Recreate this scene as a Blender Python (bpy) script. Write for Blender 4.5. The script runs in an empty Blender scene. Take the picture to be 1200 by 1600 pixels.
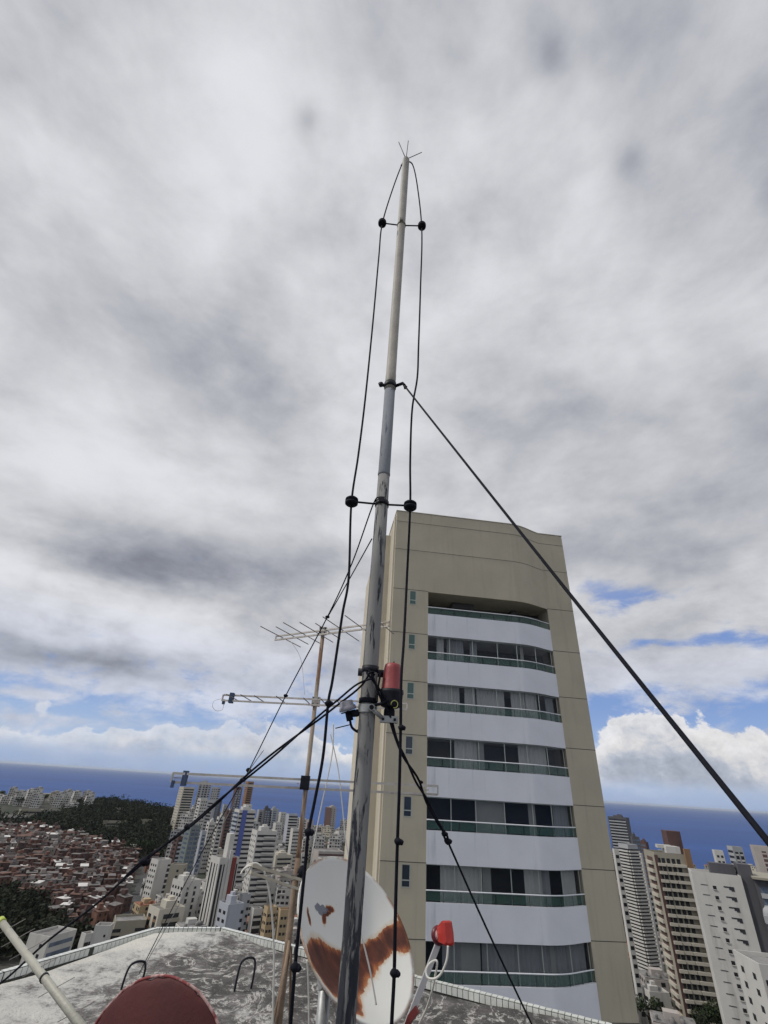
import bpy, math, random
from mathutils import Vector, Matrix
random.seed(11)
R = math.radians
sc = bpy.context.scene
col = sc.collection
# ------------------------------------------------------------------ camera
CZ = 120.0                      # the roof terrace is about 120 m above the sea
FOC = 716.0; PITCH = R(30.9); ROLL = R(3.8)
Fv = Vector((0, math.cos(PITCH), math.sin(PITCH)))
R0 = Vector((1, 0, 0)); U0 = Vector((0, -math.sin(PITCH), math.cos(PITCH)))
Rv = R0*math.cos(ROLL) + U0*math.sin(ROLL)
Uv = U0*math.cos(ROLL) - R0*math.sin(ROLL)
cam_d = bpy.data.cameras.new('camera'); cam = bpy.data.objects.new('camera', cam_d); col.objects.link(cam)
cam_d.sensor_fit = 'VERTICAL'; cam_d.sensor_height = 36; cam_d.lens = 36*FOC/1600
cam_d.clip_start = 0.05; cam_d.clip_end = 150000
m = Matrix((Rv, Uv, -Fv)).transposed().to_4x4(); m.translation = Vector((0, 0, CZ)); cam.matrix_world = m
sc.camera = cam

def ray(px, py):                # direction of a sight line, unit horizontal length
    v = Fv*FOC + Rv*(px-600) - Uv*(py-800)
    return v/math.hypot(v.x, v.y)
def P(px, py, D):               # point D metres away over the ground
    return Vector((0, 0, CZ)) + ray(px, py)*D
def azel(px, py):
    v = ray(px, py); return math.atan2(v.x, v.y), math.atan(v.z)
def pol(az, D, z=0): return Vector((math.sin(R(az))*D, math.cos(R(az))*D, z))

# ------------------------------------------------------------------ exposure, world, sun
sc.view_settings.view_transform = 'Standard'; sc.view_settings.look = 'None'
sc.view_settings.exposure = 0.0; sc.view_settings.gamma = 1
SUN_EL, SUN_AZ = R(50), R(-99)
w = bpy.data.worlds.new('World'); sc.world = w; w.use_nodes = True
nt = w.node_tree; nt.nodes.clear()

class G:                        # tiny node-expression helper
    def __init__(s, nt): s.nt = nt
    def n(s, t, **k):
        o = s.nt.nodes.new(t)
        for a, b in k.items(): setattr(o, a, b)
        return o
    def put(s, sock, v):
        if hasattr(v, 'is_linked') or isinstance(v, bpy.types.NodeSocket): s.nt.links.new(v, sock)
        elif v is not None: sock.default_value = v
    def m(s, op, a, b=None, c=None, clamp=False):
        o = s.n('ShaderNodeMath', operation=op, use_clamp=clamp)
        s.put(o.inputs[0], a); s.put(o.inputs[1], b); s.put(o.inputs[2], c)
        return o.outputs[0]
    def add(s, a, b): return s.m('ADD', a, b)
    def mul(s, a, b): return s.m('MULTIPLY', a, b)
    def sub(s, a, b): return s.m('SUBTRACT', a, b)
    def vm(s, op, a, b=None):
        o = s.n('ShaderNodeVectorMath', operation=op); s.put(o.inputs[0], a); s.put(o.inputs[1], b)
        return o.outputs['Value'] if op in ('DOT_PRODUCT', 'LENGTH') else o.outputs[0]
    def xyz(s, a, b, c):
        o = s.n('ShaderNodeCombineXYZ'); s.put(o.inputs[0], a); s.put(o.inputs[1], b); s.put(o.inputs[2], c); return o.outputs[0]
    def sep(s, v):
        o = s.n('ShaderNodeSeparateXYZ'); s.put(o.inputs[0], v); return o.outputs
    def noise(s, v, scale, detail=5, rough=.55, dist=0, color=False, lac=2.0):
        o = s.n('ShaderNodeTexNoise'); s.put(o.inputs['Vector'], v)
        o.inputs['Scale'].default_value = scale; o.inputs['Detail'].default_value = detail
        o.inputs['Roughness'].default_value = rough; o.inputs['Distortion'].default_value = dist
        o.inputs['Lacunarity'].default_value = lac
        return o.outputs['Color' if color else 'Fac']
    def ss(s, v, a, b, lo=0., hi=1.):
        o = s.n('ShaderNodeMapRange', interpolation_type='SMOOTHSTEP'); s.put(o.inputs[0], v)
        for i, q in enumerate((a, b, lo, hi)): s.put(o.inputs[i+1], q)
        return o.outputs[0]
    def lin(s, v, a, b, lo=0., hi=1.):
        o = s.n('ShaderNodeMapRange'); s.put(o.inputs[0], v)
        for i, q in enumerate((a, b, lo, hi)): s.put(o.inputs[i+1], q)
        return o.outputs[0]
    def mix(s, f, a, b, mode='MIX'):
        o = s.n('ShaderNodeMix', data_type='RGBA', blend_type=mode)
        s.put(o.inputs[0], f)
        for sock, v in ((o.inputs[6], a), (o.inputs[7], b)):
            if isinstance(v, tuple): v = (v[0], v[1], v[2], 1)
            s.put(sock, v)
        return o.outputs[2]
    def ramp(s, f, stops):
        o = s.n('ShaderNodeValToRGB'); s.put(o.inputs[0], f); e = o.color_ramp.elements
        while len(e) < len(stops): e.new(.5)
        for q, (p, c) in zip(e, stops): q.position = p; q.color = (c[0], c[1], c[2], 1)
        return o.outputs[0]

def build_sky():
    g = G(nt)
    tc = g.n('ShaderNodeTexCoord'); d = g.vm('NORMALIZE', tc.outputs['Generated'])
    x, y, z = g.sep(d)
    zc = g.m('MAXIMUM', z, 0.0)
    az = g.m('ARCTAN2', x, y); el = g.m('ARCSINE', z)
    # cloud deck seen in perspective
    k = g.add(zc, .16)
    pl = g.xyz(g.m('DIVIDE', x, k), g.m('DIVIDE', y, k), 0.0)
    wob = g.noise(pl, 1.3, 3, .5, color=True)
    wx, wy, wz = g.sep(wob)
    az2 = g.add(az, g.mul(g.sub(wx, .5), .22)); el2 = g.add(el, g.mul(g.sub(wy, .5), .16))
    dn = g.vm('MULTIPLY', d, (1.0, 1.0, 1.7))
    n1 = g.noise(dn, 2.6, 8, .58, .1); n2 = g.noise(dn, 5.2, 9, .62, .15); n3 = g.noise(g.vm('MULTIPLY', d, (1, 1, 2.6)), 13, 7, .6, .3)
    big = g.noise(pl, 1.5, 5, .5, .2)
    def blob(px, py, ra, re, amp):
        a, e = azel(px, py)
        u = g.mul(g.sub(az2, a), 1/R(ra)); v = g.mul(g.sub(el2, e), 1/R(re))
        q = g.add(g.mul(u, u), g.mul(v, v))
        return g.mul(g.m('EXPONENT', g.mul(q, -1.0)), amp)
    lum = g.add(0.615, g.mul(g.sub(big, .5), .14))
    lum = g.add(lum, g.mul(g.sub(n1, .5), .52)); lum = g.add(lum, g.mul(g.sub(n2, .5), .36))
    lum = g.add(lum, g.mul(g.sub(n3, .5), g.ss(el, R(38), R(10), .08, .20)))
    n4 = g.noise(g.xyz(az, g.mul(el, 1.9), 1.0), 5.5, 9, .60, .25)
    lum = g.add(lum, g.mul(g.sub(n4, .5), g.ss(el, R(30), R(12), .0, .62)))
    for b in [(350,150,15,8,.14),(100,230,9,7,.10),(60,60,12,10,-.10),(600,380,12,12,.07),(1080,130,18,12,-.05),(930,330,8,6,.08),
              (845,70,6,3.5,-.09),(478,172,2.6,1.0,-.13),(470,185,5,2.2,-.07),(977,250,2.8,1.0,-.12),(970,262,5,2.0,-.06),(1196,285,2.6,1.6,-.18),(860,100,4,1.4,-.10),
              (110,470,14,6,-.12),(330,590,12,5,-.10),(420,640,7,4,-.06),(150,600,5,5,.09),(60,740,9,3.5,.12),(240,750,12,3.2,.09),
              (600,700,8,6,.06),(120,835,14,3.0,-.14),(330,885,15,3.6,-.14),(500,900,9,4.0,-.16),(60,895,7,2.6,.13),(250,958,12,2.6,.17),(440,985,7,2,-.08),
              (60,1000,9,2,-.16),(190,1022,10,1.6,-.14),(360,1020,9,1.8,.05),(480,1035,9,2.0,-.08),
              (900,560,12,10,.05),(1100,470,10,8,.05),(1060,760,14,5,-.07),(950,860,12,3,-.14),(760,690,14,6,-.07),(1080,1050,10,3,.07),(1150,900,8,3,.02)]:
        lum = g.add(lum, blob(*b))
    lum = g.m('SMOOTH_MAX', lum, .24, .12)
    lum = g.m('SMOOTH_MIN', lum, .78, .12)
    cloud = g.mix(g.ss(lum, .25, .66), (.85, .90, 1.05), (.97, .98, 1.03))
    cloud = g.mix(g.ss(el, R(17), R(8), 0, .75), cloud, (.84, .91, 1.10))
    cloud = g.vm('MULTIPLY', cloud, g.xyz(lum, lum, lum))
    # clear sky behind the deck
    sky = g.n('ShaderNodeTexSky', sky_type='NISHITA', sun_disc=False, sun_elevation=SUN_EL, sun_rotation=SUN_AZ % (2*math.pi),
              altitude=100, air_density=1.0, dust_density=.35, ozone_density=2.2)
    blue = g.vm('MULTIPLY', sky.outputs[0], g.xyz(.1, .1, .1))
    blue = g.mix(g.ss(el, 0.0, R(9)), g.mix(.85, blue, (.40, .53, .76)), g.mix(.7, blue, (.17, .29, .66)))
    # gaps in the deck
    gapn = g.noise(g.xyz(g.mul(az, 1.0), g.mul(el, 2.6), 3.0), 4.4, 9, .66, .5)
    gapn2 = g.noise(g.xyz(az, g.mul(el, 2.0), 7.0), 13, 9, .66, .2)
    gp = 0.0
    for b in [(985,915,3.2,1.0,.74),(930,905,2.6,.9,.62),(1085,985,6,1.1,.55),(1190,995,4,1.4,.5),(930,1125,5,2.0,.45),(1130,1098,12,1.5,.50),
              (1010,985,2,.8,.32),(30,1080,8,1.3,.28),(200,1095,10,1.0,.22),(330,1085,6,1.0,.12),(420,1128,12,1.2,.22),(575,1120,8,2.4,.36),
              (100,1118,10,1.3,.26),(620,1150,6,3,.3)]:
        gp = g.add(gp, blob(*b))
    gp = g.add(gp, g.mul(g.ss(el, R(14), R(9)), .06))
    gp = g.add(gp, g.ss(el, R(7.0), R(2.0), 0, .30))
    gp = g.add(gp, g.mul(g.ss(el, R(15), R(9)), .06))
    lowk = g.ss(el, R(26), R(18))
    gap = g.mul(g.ss(g.add(gp, g.add(g.mul(g.sub(gapn, .5), 1.1), g.mul(g.sub(gapn2, .5), 1.35))), .14, .72), lowk)
    body = g.mix(g.mul(gap, .95), cloud, blue)
    # cumulus row standing over the horizon
    cv = g.xyz(az, g.mul(el, 1.25), 0.0)
    cn = g.noise(cv, 6.0, 3, .5); cn2 = g.noise(cv, 22.0, 8, .62, .25)
    top = g.add(R(1.8), g.mul(g.sub(cn, .42), R(13.0)))
    for (px, py, ra, hh) in [(1090,1160,9,3.6),(975,1135,4.5,2.8),(400,1165,4,1.6),(560,1175,5,1.8),(110,1140,5,.8),(250,1160,6,.9)]:
        a, e = azel(px, py); u = g.mul(g.sub(az, a), 1/R(ra))
        top = g.add(top, g.mul(g.m('EXPONENT', g.mul(g.mul(u, u), -1.0)), R(hh)))
    edge = g.add(top, g.mul(g.sub(cn2, .5), R(5.0)))
    dd = g.sub(edge, el)
    cum = g.mul(g.ss(dd, 0.0, R(.55)), g.ss(el, R(.5), R(2.0)))
    cb = g.add(g.ss(g.add(dd, g.mul(g.sub(cn2, .5), R(3.5))), 0.0, R(5.5), .84, .44), g.mul(g.sub(g.noise(cv, 34, 7, .65, .2), .5), .42))
    cc = g.vm('MULTIPLY', g.xyz(cb, cb, cb), g.mix(g.ss(cb, .45, .75), (.86, .94, 1.10), (1.0, .985, .98)))
    lft = g.ss(az, R(-2), R(-9)); body = g.mix(g.mul(g.mul(cum, g.sub(.88, g.mul(lft, .38))), g.ss(el, R(.5), R(2.6))), body, cc)
    # pale air over the horizon, sea colour below
    body = g.mix(g.ss(el, R(2.6), R(.1), 0, .75), body, (.31, .41, .62))
    body = g.mix(g.ss(z, 0.0, -.01), body, (.06, .08, .14))
    out = g.vm('MULTIPLY', body, g.xyz(10, 10, 10))
    bg = g.n('ShaderNodeBackground'); bg.inputs[1].default_value = .1
    nt.links.new(out, bg.inputs[0])
    o = g.n('ShaderNodeOutputWorld'); nt.links.new(bg.outputs[0], o.inputs[0])
build_sky()
w.cycles.sampling_method = 'MANUAL'; w.cycles.sample_map_resolution = 1024

sd = bpy.data.lights.new('sun', 'SUN'); sd.energy = 2.2; sd.angle = R(5); sd.color = (1, .95, .88)
so = bpy.data.objects.new('sun', sd); col.objects.link(so); so.location = (-40, 0, 200)
sdir = Vector((math.sin(SUN_AZ)*math.cos(SUN_EL), math.cos(SUN_AZ)*math.cos(SUN_EL), math.sin(SUN_EL)))
so.rotation_euler = sdir.to_track_quat('Z', 'Y').to_euler()

# ------------------------------------------------------------------ materials
MC = {}
def mat(name, c, rough=.8, var=.12, scale=3.0, bump=0.0, bscale=30, metal=0, spec=.4, stain=None, detail=5):
    if name in MC: return MC[name]
    M = bpy.data.materials.new(name); M.use_nodes = True; n = M.node_tree; g = G(n)
    b = n.nodes['Principled BSDF']; tc = g.n('ShaderNodeTexCoord').outputs['Object']
    f = g.noise(tc, scale, detail, .6)
    lo = tuple(v*(1-var) for v in c); hi = tuple(min(1, v*(1+var)) for v in c)
    cc = g.mix(g.ss(f, .3, .7), lo, hi)
    if stain:
        s = g.noise(g.vm('MULTIPLY', tc, stain[1]), stain[2], 6, .65)
        cc = g.mix(g.ss(s, stain[3], stain[4]), cc, stain[0])
    n.links.new(cc, b.inputs['Base Color'])
    b.inputs['Roughness'].default_value = rough; b.inputs['Metallic'].default_value = metal
    b.inputs['Specular IOR Level'].default_value = spec
    if bump:
        bn = g.n('ShaderNodeBump'); bn.inputs['Strength'].default_value = bump; bn.inputs['Distance'].default_value = .02
        n.links.new(g.noise(tc, bscale, 6, .6), bn.inputs['Height']); n.links.new(bn.outputs[0], b.inputs['Normal'])
    MC[name] = M; return M

# ------------------------------------------------------------------ mesh helpers
class MB:
    def __init__(s): s.v = []; s.f = []; s.mi = []; s.sm = []
    def add(s, vs, fs, mi=0, smooth=False):
        o = len(s.v); s.v += [tuple(q) for q in vs]
        for f in fs: s.f.append(tuple(i+o for i in f)); s.mi.append(mi); s.sm.append(smooth)
    def box(s, a, b, mi=0, M=None):
        x0, y0, z0 = a; x1, y1, z1 = b
        vs = [Vector(q) for q in ((x0,y0,z0),(x1,y0,z0),(x1,y1,z0),(x0,y1,z0),(x0,y0,z1),(x1,y0,z1),(x1,y1,z1),(x0,y1,z1))]
        if M is not None: vs = [M @ q for q in vs]
        s.add(vs, [(0,3,2,1),(4,5,6,7),(0,1,5,4),(1,2,6,5),(2,3,7,6),(3,0,4,7)], mi); return s
    def bar(s, p, q, wd, ht, mi=0, up=Vector((0, 0, 1))):
        p = Vector(p); q = Vector(q); t = (q-p).normalized()
        a = t.cross(up); a = a.normalized() if a.length > 1e-4 else Vector((1, 0, 0)); b = a.cross(t).normalized()
        vs = []
        for c in (p, q):
            for (i, j) in ((-1,-1),(1,-1),(1,1),(-1,1)): vs.append(c + a*i*wd/2 + b*j*ht/2)
        s.add(vs, [(0,1,2,3),(7,6,5,4),(0,4,5,1),(1,5,6,2),(2,6,7,3),(3,7,4,0)], mi); return s
    def tube(s, pts, rad, n=10, mi=0, cap=True, smooth=True):
        pts = [Vector(p) for p in pts]; L = len(pts)
        rr = rad if isinstance(rad, (list, tuple)) else [rad]*L
        t0 = (pts[1]-pts[0]).normalized()
        a = t0.cross(Vector((0, 0, 1))); a = a.normalized() if a.length > .02 else Vector((1, 0, 0))
        vs = []; b = None
        for i, p in enumerate(pts):
            t = (pts[min(i+1, L-1)]-pts[max(i-1, 0)])
            t = t.normalized() if t.length > 1e-9 else t0
            a = (a - t*a.dot(t)); a = a.normalized() if a.length > 1e-6 else t.orthogonal().normalized()
            b = t.cross(a)
            for k in range(n):
                an = 2*math.pi*k/n; vs.append(p + (a*math.cos(an)+b*math.sin(an))*rr[i])
        fs = [(i*n+k, i*n+(k+1)%n, (i+1)*n+(k+1)%n, (i+1)*n+k) for i in range(L-1) for k in range(n)]
        s.add(vs, fs, mi, smooth)
        if cap:
            o = len(s.v)-L*n
            s.f.append(tuple(o+k for k in reversed(range(n)))); s.mi.append(mi); s.sm.append(False)
            s.f.append(tuple(o+(L-1)*n+k for k in range(n))); s.mi.append(mi); s.sm.append(False)
        return s
    def lathe(s, prof, c, ax=Vector((0, 0, 1)), n=24, mi=0, smooth=True):
        c = Vector(c); ax = Vector(ax).normalized()
        return s.tube_prof([(c+ax*h, r) for r, h in prof], ax, n, mi, smooth)
    def tube_prof(s, pr, ax, n, mi, smooth):
        a = ax.orthogonal().normalized(); b = ax.cross(a); vs = []
        for p, r in pr:
            for k in range(n):
                an = 2*math.pi*k/n; vs.append(p+(a*math.cos(an)+b*math.sin(an))*max(r, 1e-4))
        L = len(pr); fs = [(i*n+k, i*n+(k+1)%n, (i+1)*n+(k+1)%n, (i+1)*n+k) for i in range(L-1) for k in range(n)]
        s.add(vs, fs, mi, smooth); return s
    def prism(s, poly, z0, z1, mi=0, M=None):
        n = len(poly); vs = [Vector((x, y, z0)) for x, y in poly]+[Vector((x, y, z1)) for x, y in poly]
        if M is not None: vs = [M @ q for q in vs]
        s.add(vs, [tuple(reversed(range(n))), tuple(range(n, 2*n))]+[(i, (i+1) % n, n+(i+1) % n, n+i) for i in range(n)], mi); return s
    def blob(s, c, r, seed=0, mi=0, sq=(1, 1, 1), amp=.25):
        rnd = random.Random(seed); c = Vector(c); vs = []; fs = []; nu, nv = 10, 7
        for j in range(nv+1):
            ph = math.pi*j/nv
            for i in range(nu):
                a = 2*math.pi*i/nu; q = 1+rnd.uniform(-amp, amp)
                vs.append(c+Vector((math.sin(ph)*math.cos(a)*sq[0], math.sin(ph)*math.sin(a)*sq[1], math.cos(ph)*sq[2]))*r*q)
        for j in range(nv):
            for i in range(nu): fs.append((j*nu+i, (j+1)*nu+i, (j+1)*nu+(i+1) % nu, j*nu+(i+1) % nu))
        s.add(vs, fs, mi, True); return s
    def mesh(s, name, mats, off=None):
        me = bpy.data.meshes.new(name)
        vs = s.v if off is None else [(a-off.x, b-off.y, c-off.z) for a, b, c in s.v]
        me.from_pydata(vs, [], s.f)
        for q in (mats if isinstance(mats, (list, tuple)) else [mats]): me.materials.append(q)
        me.polygons.foreach_set('material_index', s.mi); me.polygons.foreach_set('use_smooth', s.sm)
        me.update(); return me
    def build(s, name, mats, parent=None, local=False):
        """world-space vertices unless local; a top-level mesh gets its origin at its base"""
        if parent is not None: off = None if local else parent.location
        else:
            xs, ys, zs = zip(*s.v); off = Vector(((min(xs)+max(xs))/2, (min(ys)+max(ys))/2, min(zs)))
        o = bpy.data.objects.new(name, s.mesh(name, mats, off)); col.objects.link(o)
        if parent is not None: o.parent = parent
        else: o.location = off
        return o
def sub(mb, name, mats, part, root):          # sub-part: vertices in the root's frame
    o = bpy.data.objects.new(name, mb.mesh(name, mats, root.location if root else None)); col.objects.link(o); o.parent = part; return o
def empty(name, loc, rz=0):
    o = bpy.data.objects.new(name, None); col.objects.link(o); o.location = loc; o.rotation_euler = (0, 0, rz)
    o.empty_display_size = .2; return o
def tag(o, label=None, cat=None, group=None, kind=None):
    if label: o['label'] = label
    if cat: o['category'] = cat
    if group: o['group'] = group
    if kind: o['kind'] = kind
    return o
def copy_part(o, parent, loc=None, rot=None):
    c = o.copy(); col.objects.link(c); c.parent = parent
    if loc is not None: c.location = loc
    if rot is not None: c.rotation_euler = rot
    for ch in o.children:
        d = ch.copy(); col.objects.link(d); d.parent = c
    return c
def spline(pts, k=8):
    pts = [Vector(p) for p in pts]; out = []
    for i in range(len(pts)-1):
        p0 = pts[max(i-1, 0)]; p1 = pts[i]; p2 = pts[i+1]; p3 = pts[min(i+2, len(pts)-1)]
        for j in range(k):
            t = j/k
            out.append(.5*((2*p1)+(p2-p0)*t+(2*p0-5*p1+4*p2-p3)*t*t+(3*p1-p0-3*p2+p3)*t**3))
    out.append(pts[-1]); return out

# ------------------------------------------------------------------ terrain, sea, roads
def sst(a, b, x):
    t = max(0., min(1., (x-a)/(b-a))); return t*t*(3-2*t)
H1 = pol(-24.3, 960); H2 = pol(-31.5, 1230); H3 = pol(-30, 640)
def hgt(x, y):
    r = math.hypot(x, y); az = math.degrees(math.atan2(x, y)) if y > -50 or r > 200 else 0
    e = 1090 + 120*sst(-15, -28, az)
    h = 40 - 34*sst(e-150, e+330, r)
    h -= 16*sst(e+330, e+560, r)
    for (c, a, sg) in ((H1, 18, 150), (H2, 22, 190), (H3, 9, 110)):
        h += a*math.exp(-((x-c.x)**2+(y-c.y)**2)/(2*sg*sg))
    h += 2.2*math.sin(x*.013+1)*math.cos(y*.011) + .9*math.sin(x*.041+y*.033)
    return h
gm = mat('ground_soil', (.060, .058, .05), .95, .35, .02, stain=((.022, .032, .018), (1, 1, 1), .012, .45, .6))
def terrain():
    vs = []; fs = []; rs = [1]+[60+i*30 for i in range(66)]; na = 180
    for r in rs:
        for k in range(na):
            a = 2*math.pi*k/na; x = r*math.sin(a); y = r*math.cos(a); vs.append((x, y, hgt(x, y)))
    for i in range(len(rs)-1):
        for k in range(na): fs.append((i*na+k, i*na+(k+1) % na, (i+1)*na+(k+1) % na, (i+1)*na+k))
    fs.append(tuple(range(na)))
    b = MB(); b.add([Vector(v) for v in vs], [tuple(reversed(f)) for f in fs], 0, True); tag(b.build('ground', gm), kind='structure')
terrain()
def sea():
    M = bpy.data.materials.new('sea_water'); M.use_nodes = True; n = M.node_tree; g = G(n); b = n.nodes['Principled BSDF']
    tc = g.n('ShaderNodeTexCoord').outputs['Object']
    f = g.noise(g.vm('MULTIPLY', tc, (.35, 1.6, 1)), .0009, 6, .6, .4); f2 = g.noise(g.vm('MULTIPLY', tc, (.5, 1.0, 1)), .02, 5, .6)
    cc = g.mix(g.ss(f, .35, .68), (.006, .046, .190), (.011, .066, .250))
    cc = g.mix(g.ss(f2, .66, .76, 0, .35), cc, (.12, .17, .30))
    n.links.new(cc, b.inputs['Base Color']); b.inputs['Roughness'].default_value = .55; b.inputs['Specular IOR Level'].default_value = .12
    bm_ = g.n('ShaderNodeBump'); bm_.inputs['Strength'].default_value = .5; bm_.inputs['Distance'].default_value = .6
    n.links.new(g.noise(tc, .12, 6, .65), bm_.inputs['Height']); n.links.new(bm_.outputs[0], b.inputs['Normal'])
    mb = MB(); vs = []; fs = []; rs = [600, 1500, 3000, 8000, 20000, 50000, 90000]; na = 96
    for r in rs:
        for k in range(na): a = 2*math.pi*k/na; vs.append((r*math.sin(a), r*math.cos(a), 0))
    for i in range(len(rs)-1):
        for k in range(na): fs.append(((i+1)*na+k, (i+1)*na+(k+1) % na, i*na+(k+1) % na, i*na+k))
    mb.add([Vector(v) for v in vs], fs, 0); tag(mb.build('sea', M), kind='structure')
sea()
asph = mat('asphalt', (.06, .06, .062), .9, .2, .3)
def road(pts, wd):
    pts = spline(pts, 12); mb = MB(); vs = []
    for i, p in enumerate(pts):
        t = (pts[min(i+1, len(pts)-1)]-pts[max(i-1, 0)]); t.z = 0; t.normalize(); a = Vector((t.y, -t.x, 0))
        for s_ in (-1, 1):
            q = p+a*s_*wd/2; vs.append(Vector((q.x, q.y, hgt(q.x, q.y)+.5)))
    mb.add(vs, [(2*i, 2*i+1, 2*i+3, 2*i+2) for i in range(len(pts)-1)]); tag(mb.build('road', asph), kind='structure')
road([pol(-21, 300), pol(-20.3, 400), pol(-19.8, 520), pol(-19.6, 700), pol(-17, 900)], 12)
road([pol(-24, 330), pol(-14, 350), pol(-4, 330), pol(8, 350), pol(22, 330), pol(36, 300)], 11)
road([pol(-9, 350), pol(-9.5, 520), pol(-8, 800), pol(-6, 1050)], 10)
road([pol(23, 230), pol(23.5, 330), pol(26, 520), pol(27, 900)], 10)
# ------------------------------------------------------------------ neighbour tower (30 m away, built in its own frame)
TO = Vector((0.99, 29.89, CZ)); TE1 = Vector((.9948, .1015, 0)); TE2 = Vector((-.1015, .9948, 0)); TROT = math.atan2(TE1.y, TE1.x)
NF = 12; FH = 3.03; ZT = 11.80; TOPZ = 18.08
def stucco(name, c):
    M = mat(name, c, .9, .06, .35, .35, 60, spec=.25)
    n = M.node_tree; g = G(n); b = n.nodes['Principled BSDF']; src = b.inputs['Base Color'].links[0].from_socket
    tc = g.n('ShaderNodeTexCoord').outputs['Object']
    s = g.noise(g.vm('MULTIPLY', tc, (2.2, 2.2, .16)), 1.3, 6, .6)
    c2 = g.mix(g.ss(s, .5, .78, 0, .35), src, tuple(v*.62 for v in c)); n.links.new(c2, b.inputs['Base Color']); return M
beige = stucco('beige_stucco', (.49, .445, .345)); beige2 = stucco('pale_stucco', (.55, .505, .41))
white_band = mat('white_parapet_paint', (.73, .745, .79), .8, .04, .5, .15, 50, stain=((.42, .44, .46), (1.6, 1.6, .12), 1.2, .58, .85))
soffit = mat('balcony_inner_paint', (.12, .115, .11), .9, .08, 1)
joint = mat('dark_wall_joint', (.10, .095, .08), .9, .1, 5)  # dark colour of the thin joint lines in the wall
rail_w = mat('white_rail_metal', (.75, .77, .80), .35, .05, 3)
alu = mat('aluminium_frame', (.42, .45, .42), .4, .05, 3, metal=.3)
def glassmat(name, tint, alpha, rough=.05):
    M = bpy.data.materials.new(name); M.use_nodes = True; n = M.node_tree; g = G(n); b = n.nodes['Principled BSDF']
    b.inputs['Base Color'].default_value = (*tint, 1); b.inputs['Roughness'].default_value = rough
    b.inputs['Alpha'].default_value = alpha; b.inputs['Specular IOR Level'].default_value = .5; return M
green_glass = glassmat('green_glass', (.10, .20, .165), .40)
pane_glass = glassmat('window_glass', (.02, .03, .045), .35)
bath_glass = glassmat('bathroom_glass', (.06, .13, .115), .92, .15)
def cloth(name, c):
    M = mat(name, c, .95, .05, 1); n = M.node_tree; g = G(n); b = n.nodes['Principled BSDF']; src = b.inputs['Base Color'].links[0].from_socket
    return M
cur_white = cloth('white_curtain_cloth', (.72, .74, .72)); cur_grey = cloth('grey_curtain_cloth', (.40, .43, .45)); inner_wall = mat('inner_wall_paint', (.42, .44, .42), .9, .05, 1)
curve = [(2.47, 0), (8.86, 0), (9.35, .06), (9.8, .17), (10.25, .34), (10.65, .53), (11.05, .72), (11.35, .85), (11.55, .93)]
cl = [0]
for i in range(1, len(curve)): cl.append(cl[-1]+math.dist(curve[i], curve[i-1]))
def cp(t, off=0):                                    # point on the balcony curve, t in 0..1, off metres inwards
    d = t*cl[-1]; i = 1
    while i < len(cl)-1 and cl[i] < d: i += 1
    u = (d-cl[i-1])/(cl[i]-cl[i-1]); a = curve[i-1]; b = curve[i]
    tx, ty = b[0]-a[0], b[1]-a[1]; l = math.hypot(tx, ty)
    return (a[0]+(b[0]-a[0])*u - ty/l*off, a[1]+(b[1]-a[1])*u + tx/l*off)
tower = empty('apartment_tower', (TO.x, TO.y, hgt(TO.x, TO.y)), TROT)
tag(tower, 'tall beige apartment tower with curved white balconies right beside the mast', 'building')
tz0 = CZ-tower.location.z                            # camera height in the tower's frame
def T(z): return z+tz0
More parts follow.
